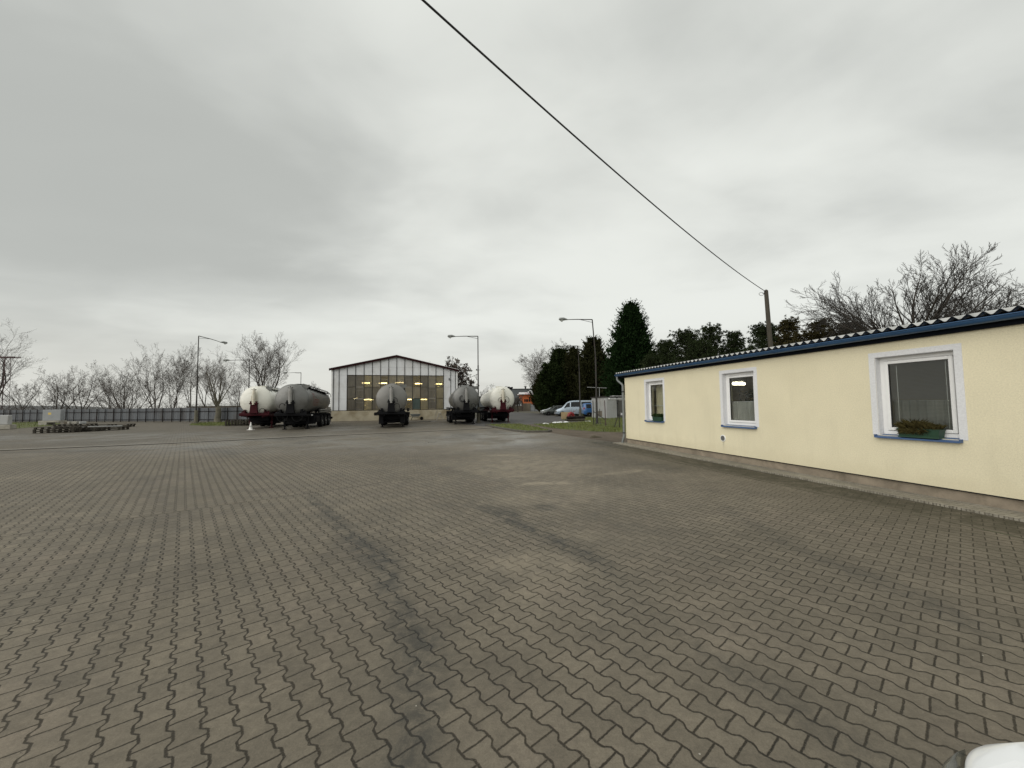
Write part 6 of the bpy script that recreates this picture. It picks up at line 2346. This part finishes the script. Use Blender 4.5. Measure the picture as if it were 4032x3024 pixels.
MB().add([(0, 0, 0), (1.6, 0, 0), (1.6, 0, hgt(1540, 2089, 165)), (.8, 0, hgt(1536.5, 2089, 165)), (0, 0, hgt(1540, 2089, 165)), (0, 5, 0), (1.6, 5, 0), (1.6, 5, hgt(1540, 2089, 165)), (.8, 5, hgt(1536.5, 2089, 165)), (0, 5, hgt(1540, 2089, 165))],
         [(0, 1, 2, 3, 4), (9, 8, 7, 6, 5), (0, 4, 9, 5), (1, 6, 7, 2), (2, 7, 8, 3), (3, 8, 9, 4)]).build('wall', M['panel'], hs_)
MB().box(.5, 1.1, -.05, .05, hgt(1544, 2089, 165), hgt(1540, 2089, 165)).build('window', M['dark_win'], hs_)
bw = thing('boundary_wall', 'stained brown boundary wall at the far end of the yard', 'wall', at(1880, 104), math.radians(-9))
MB().bbox(0, 14.6, -.1, .1, -.1, 2.05, .03).build('wall', M['brown_wall'], bw)
q_ = MB()
for x in np.arange(.2, 14.6, 2.4):
    q_.bbox(x - .12, x + .12, -.16, .12, -.1, 2.1, .02)
q_.build('pillar', M['lattice'], bw)
o = MB().bbox(-.8, .8, -.04, .04, 0, 1.3, .01).build('notice_board', M['shed'])
o.location = at(2042, 98) + Vector((0, 0, 1.4))
tag(o, 'pale board hanging under the weeping tree', 'board')
gp = thing('metal_gate', 'pale grey metal gate with a dark frame left of the parked cars', 'gate', at(2089, 92), math.radians(-6))
MB().box(0, 3.0, 0, .04, .1, 1.75).build('panel', M['cabinet'], gp)
q_ = MB()
for x in (0, .95, 1.9, 2.9):
    q_.box(x - .04, x + .04, -.06, -.002, .0, 1.8)
for z in (.25, 1.2, 1.75):
    q_.box(0, 3, -.05, -.002, z - .03, z + .03)
q_.build('frame', M['dark_clad'], gp)
dg = thing('garage_block', 'low dark concrete garage block behind the lamp post and the right tank trailers', 'building', at(1868, 96), SITE * .6)
zg = hgt(1563, 1895, 96)
MB().box(0, 8.5, 0, 8, 0, zg).build('wall', M['dark_clad'], dg)
MB().box(-.15, 8.65, -.15, 8.15, zg, zg + .18).build('roof', M['mullion'], dg)
lw = thing('low_warehouse', 'low grey warehouse roof showing above the left fence behind the bare trees', 'building', at(735, 110), -.2)
zl = hgt(1588, 840, 110)
MB().box(0, 20, 0, 14, 0, zl - .8).build('wall', M['brown_wall'], lw)
MB().add([(-.3, -.4, zl - .8), (20.3, -.4, zl - .8), (20.3, 7, zl), (-.3, 7, zl), (-.3, 14.4, zl - .8), (20.3, 14.4, zl - .8)], [(0, 1, 2, 3), (3, 2, 5, 4), (0, 3, 4), (1, 5, 2)]).build('roof', M['roof_sheet'], lw)

# bits in front of the hall
tr = thing('trestle', 'pale trestle standing before the right part of the hall plinth', 'trestle', site(-6.1, 31.5), SITE)
q_ = MB()
for y in (-.4, .4):
    for s in (-1, 1):
        q_.tube([(s * .38, y, 0), (s * .08, y, .78)], .028, 6)
    q_.tube([(-.22, y, .42), (.22, y, .42)], .02, 6)
q_.bbox(-.12, .12, -.55, .55, .76, .84, .01)
q_.build('frame', M['concrete'], tr)
wb = thing('wheelbarrow', 'metal wheelbarrow parked against the hall plinth', 'wheelbarrow', site(-8.9, 32.6), SITE + .1)
q_ = MB()
v0 = [(-.38, -.25, .42), (.38, -.25, .42), (.38, .25, .42), (-.38, .25, .42), (-.62, -.36, .72), (.58, -.36, .72), (.58, .36, .72), (-.62, .36, .72)]
q_.add(v0, [(3, 2, 1, 0), (0, 1, 5, 4), (1, 2, 6, 5), (2, 3, 7, 6), (3, 0, 4, 7)])
q_.tube([(-.62, -.36, .72), (.58, -.36, .72), (.58, .36, .72), (-.62, .36, .72), (-.62, -.36, .72)], .02, 6)
q_.build('tray', M['zinc'], wb)
q_ = MB()
for s in (-1, 1):
    q_.tube([(-1.15, s * .30, .72), (-.5, s * .26, .40), (.72, s * .08, .22)], .02, 6)
    q_.tube([(-.35, s * .26, .40), (-.5, s * .28, 0)], .02, 6)
q_.build('frame', M['black_steel'], wb)
q_ = MB()
q_.lathe([(-.04, .10), (-.04, .18), (0, .2), (.04, .18), (.04, .10)], 'Y', (.72, 0, .2), 18)
q_.build('wheel', M['rubber'], wb, 40)
for i, (n_, d_, ln, rz_, lab) in enumerate(((-8.2, 27.6, 3.2, .25, 'long pale lath on the ground before the hall'), (-8.6, 27.0, 2.6, .2, 'dark lath lying beside the pale lath before the hall'))):
    o = MB().box(-ln / 2, ln / 2, -.05, .05, 0, .05).build('lath', M['wood' if i else 'shed'])
    o.location = site(n_, d_, .004)
    o.rotation_euler = (0, 0, SITE + rz_ - .2)
    tag(o, lab, 'lath')
o = MB().tube([(0, 0, 0), (.3, .1, .35), (.5, 0, .9), (.45, .1, 1.0)], [.30, .34, .16, .04], 9).build('sack', M['concrete'], None, 60)
o.location = site(-4.9, 33.5)
tag(o, 'pale crumpled sack by the right end of the hall plinth', 'sack')

# ------------------------------------------------------------------ white car whose bonnet corner enters the picture at the lower right
wc = thing('white_car', 'corner of a white car bonnet with a clear headlamp at the lower right edge', 'car', (0, 0, 0))
ZB_ = .95
cr = [G(*p, ZB_) for p in ((3796, 3060), (3797, 3005), (3803, 2978), (3817, 2957), (3840, 2944), (3870, 2937.5), (3950, 2933), (4032, 2930.5), (4300, 2927))]
outl = [Vector((p.x, p.y, 0)) for p in cr]
for _ in range(2):
    nw = [outl[0]]
    for a, c in zip(outl, outl[1:]):
        nw += [a * .75 + c * .25, a * .25 + c * .75]
    outl = nw + [outl[-1]]
far = [Vector((2.35, .80, 0)), Vector((2.45, .55, 0)), Vector((2.45, -.55, 0)), Vector((.86, -.55, 0))]
P_ = outl + far
cen = sum(P_, Vector()) / len(P_)
b_ = MB()
vs = []
for s_, z_ in ((1.0, ZB_ - .035), (1.0, ZB_ - .006), (.997, ZB_ - .001), (.98, ZB_ + .003), (.93, ZB_ + .010), (.6, ZB_ + .04)):
    vs += [(cen.x + (p.x - cen.x) * s_, cen.y + (p.y - cen.y) * s_, z_) for p in P_]
N_ = len(P_)
fs = [(l * N_ + k, (l + 1) * N_ + k, (l + 1) * N_ + (k + 1) % N_, l * N_ + (k + 1) % N_) for l in range(5) for k in range(N_)] + [tuple(5 * N_ + k for k in range(N_))[::-1]]
b_.add(vs, fs).build('bonnet', M['car_white'], wc, 50)
b_ = MB()
vs = []
for s_, z_ in ((1.010, ZB_ - .012), (1.010, ZB_ - .10), (.9, ZB_ - .12)):
    vs += [(cen.x + (p.x - cen.x) * s_, cen.y + (p.y - cen.y) * s_, z_) for p in P_]
fs = [(l * N_ + k, l * N_ + (k + 1) % N_, (l + 1) * N_ + (k + 1) % N_, (l + 1) * N_ + k) for l in range(2) for k in range(N_)] + [tuple(range(N_))]
b_.add(vs, fs).build('bonnet_gap', M['trim'], wc)
b_ = MB()
b_.bbox(.90, 2.43, -3.4, .80, .28, ZB_ - .13, .05)
b_.build('body', M['car_white'], wc)
b_ = MB()
b_.bbox(.96, 2.37, -3.0, -.62, ZB_ - .13, 1.42, .18)
b_.build('cabin', M['car_glass'], wc)
b_ = MB()
b_.bbox(.94, 2.40, .78, .86, .25, .55, .03)
b_.build('bumper', M['trim'], wc)
for x_ in (.96, 2.36):
    for y_ in (.0, -2.5):
        b_ = MB()
        b_.lathe([(-.1, .19), (-.1, .29), (-.07, .31), (.07, .31), (.1, .29), (.1, .19)], 'X', (x_, y_, .31), 24)
        b_.build('wheel', M['rubber'], wc, 40)
hl = [G(*p, ZB_ - .03) for p in ((3694, 3060), (3697, 3012), (3708, 2990), (3724, 2975), (3748, 2963), (3775, 2957), (3797, 2954))]
hi_ = [G(*p, ZB_ - .03) for p in ((3790, 3060), (3790, 3012), (3790, 2996), (3791, 2982), (3793, 2972), (3797, 2964), (3803, 2957))]
b_ = MB()
vs = []
for a, c in zip(hl, hi_):
    for f_, z_ in ((0, -.10), (0.0, -.02), (.10, -.006), (.45, .003), (.85, -.002), (1, -.012), (1, -.10)):
        q = a + (c - a) * f_
        vs.append((q.x, q.y, ZB_ - .03 + z_))
fs = [(7 * i + k, 7 * i + k + 1, 7 * i + 8 + k, 7 * i + 7 + k) for i in range(6) for k in range(6)]
b_.add(vs, fs).build('headlamp', glass('headlamp_lens', (.75, .77, .74), .62, (.22, .22, .20), .08), wc, 60)
b_ = MB()
p0, p1 = (hl[1] + hi_[1]) / 2, (hl[4] + hi_[4]) / 2
b_.tube([(p0.x, p0.y - .02, ZB_ - .13), (p1.x, p1.y, ZB_ - .11)], [.018, .01], 12)
b_.build('reflector', M['lens'], wc, 60)
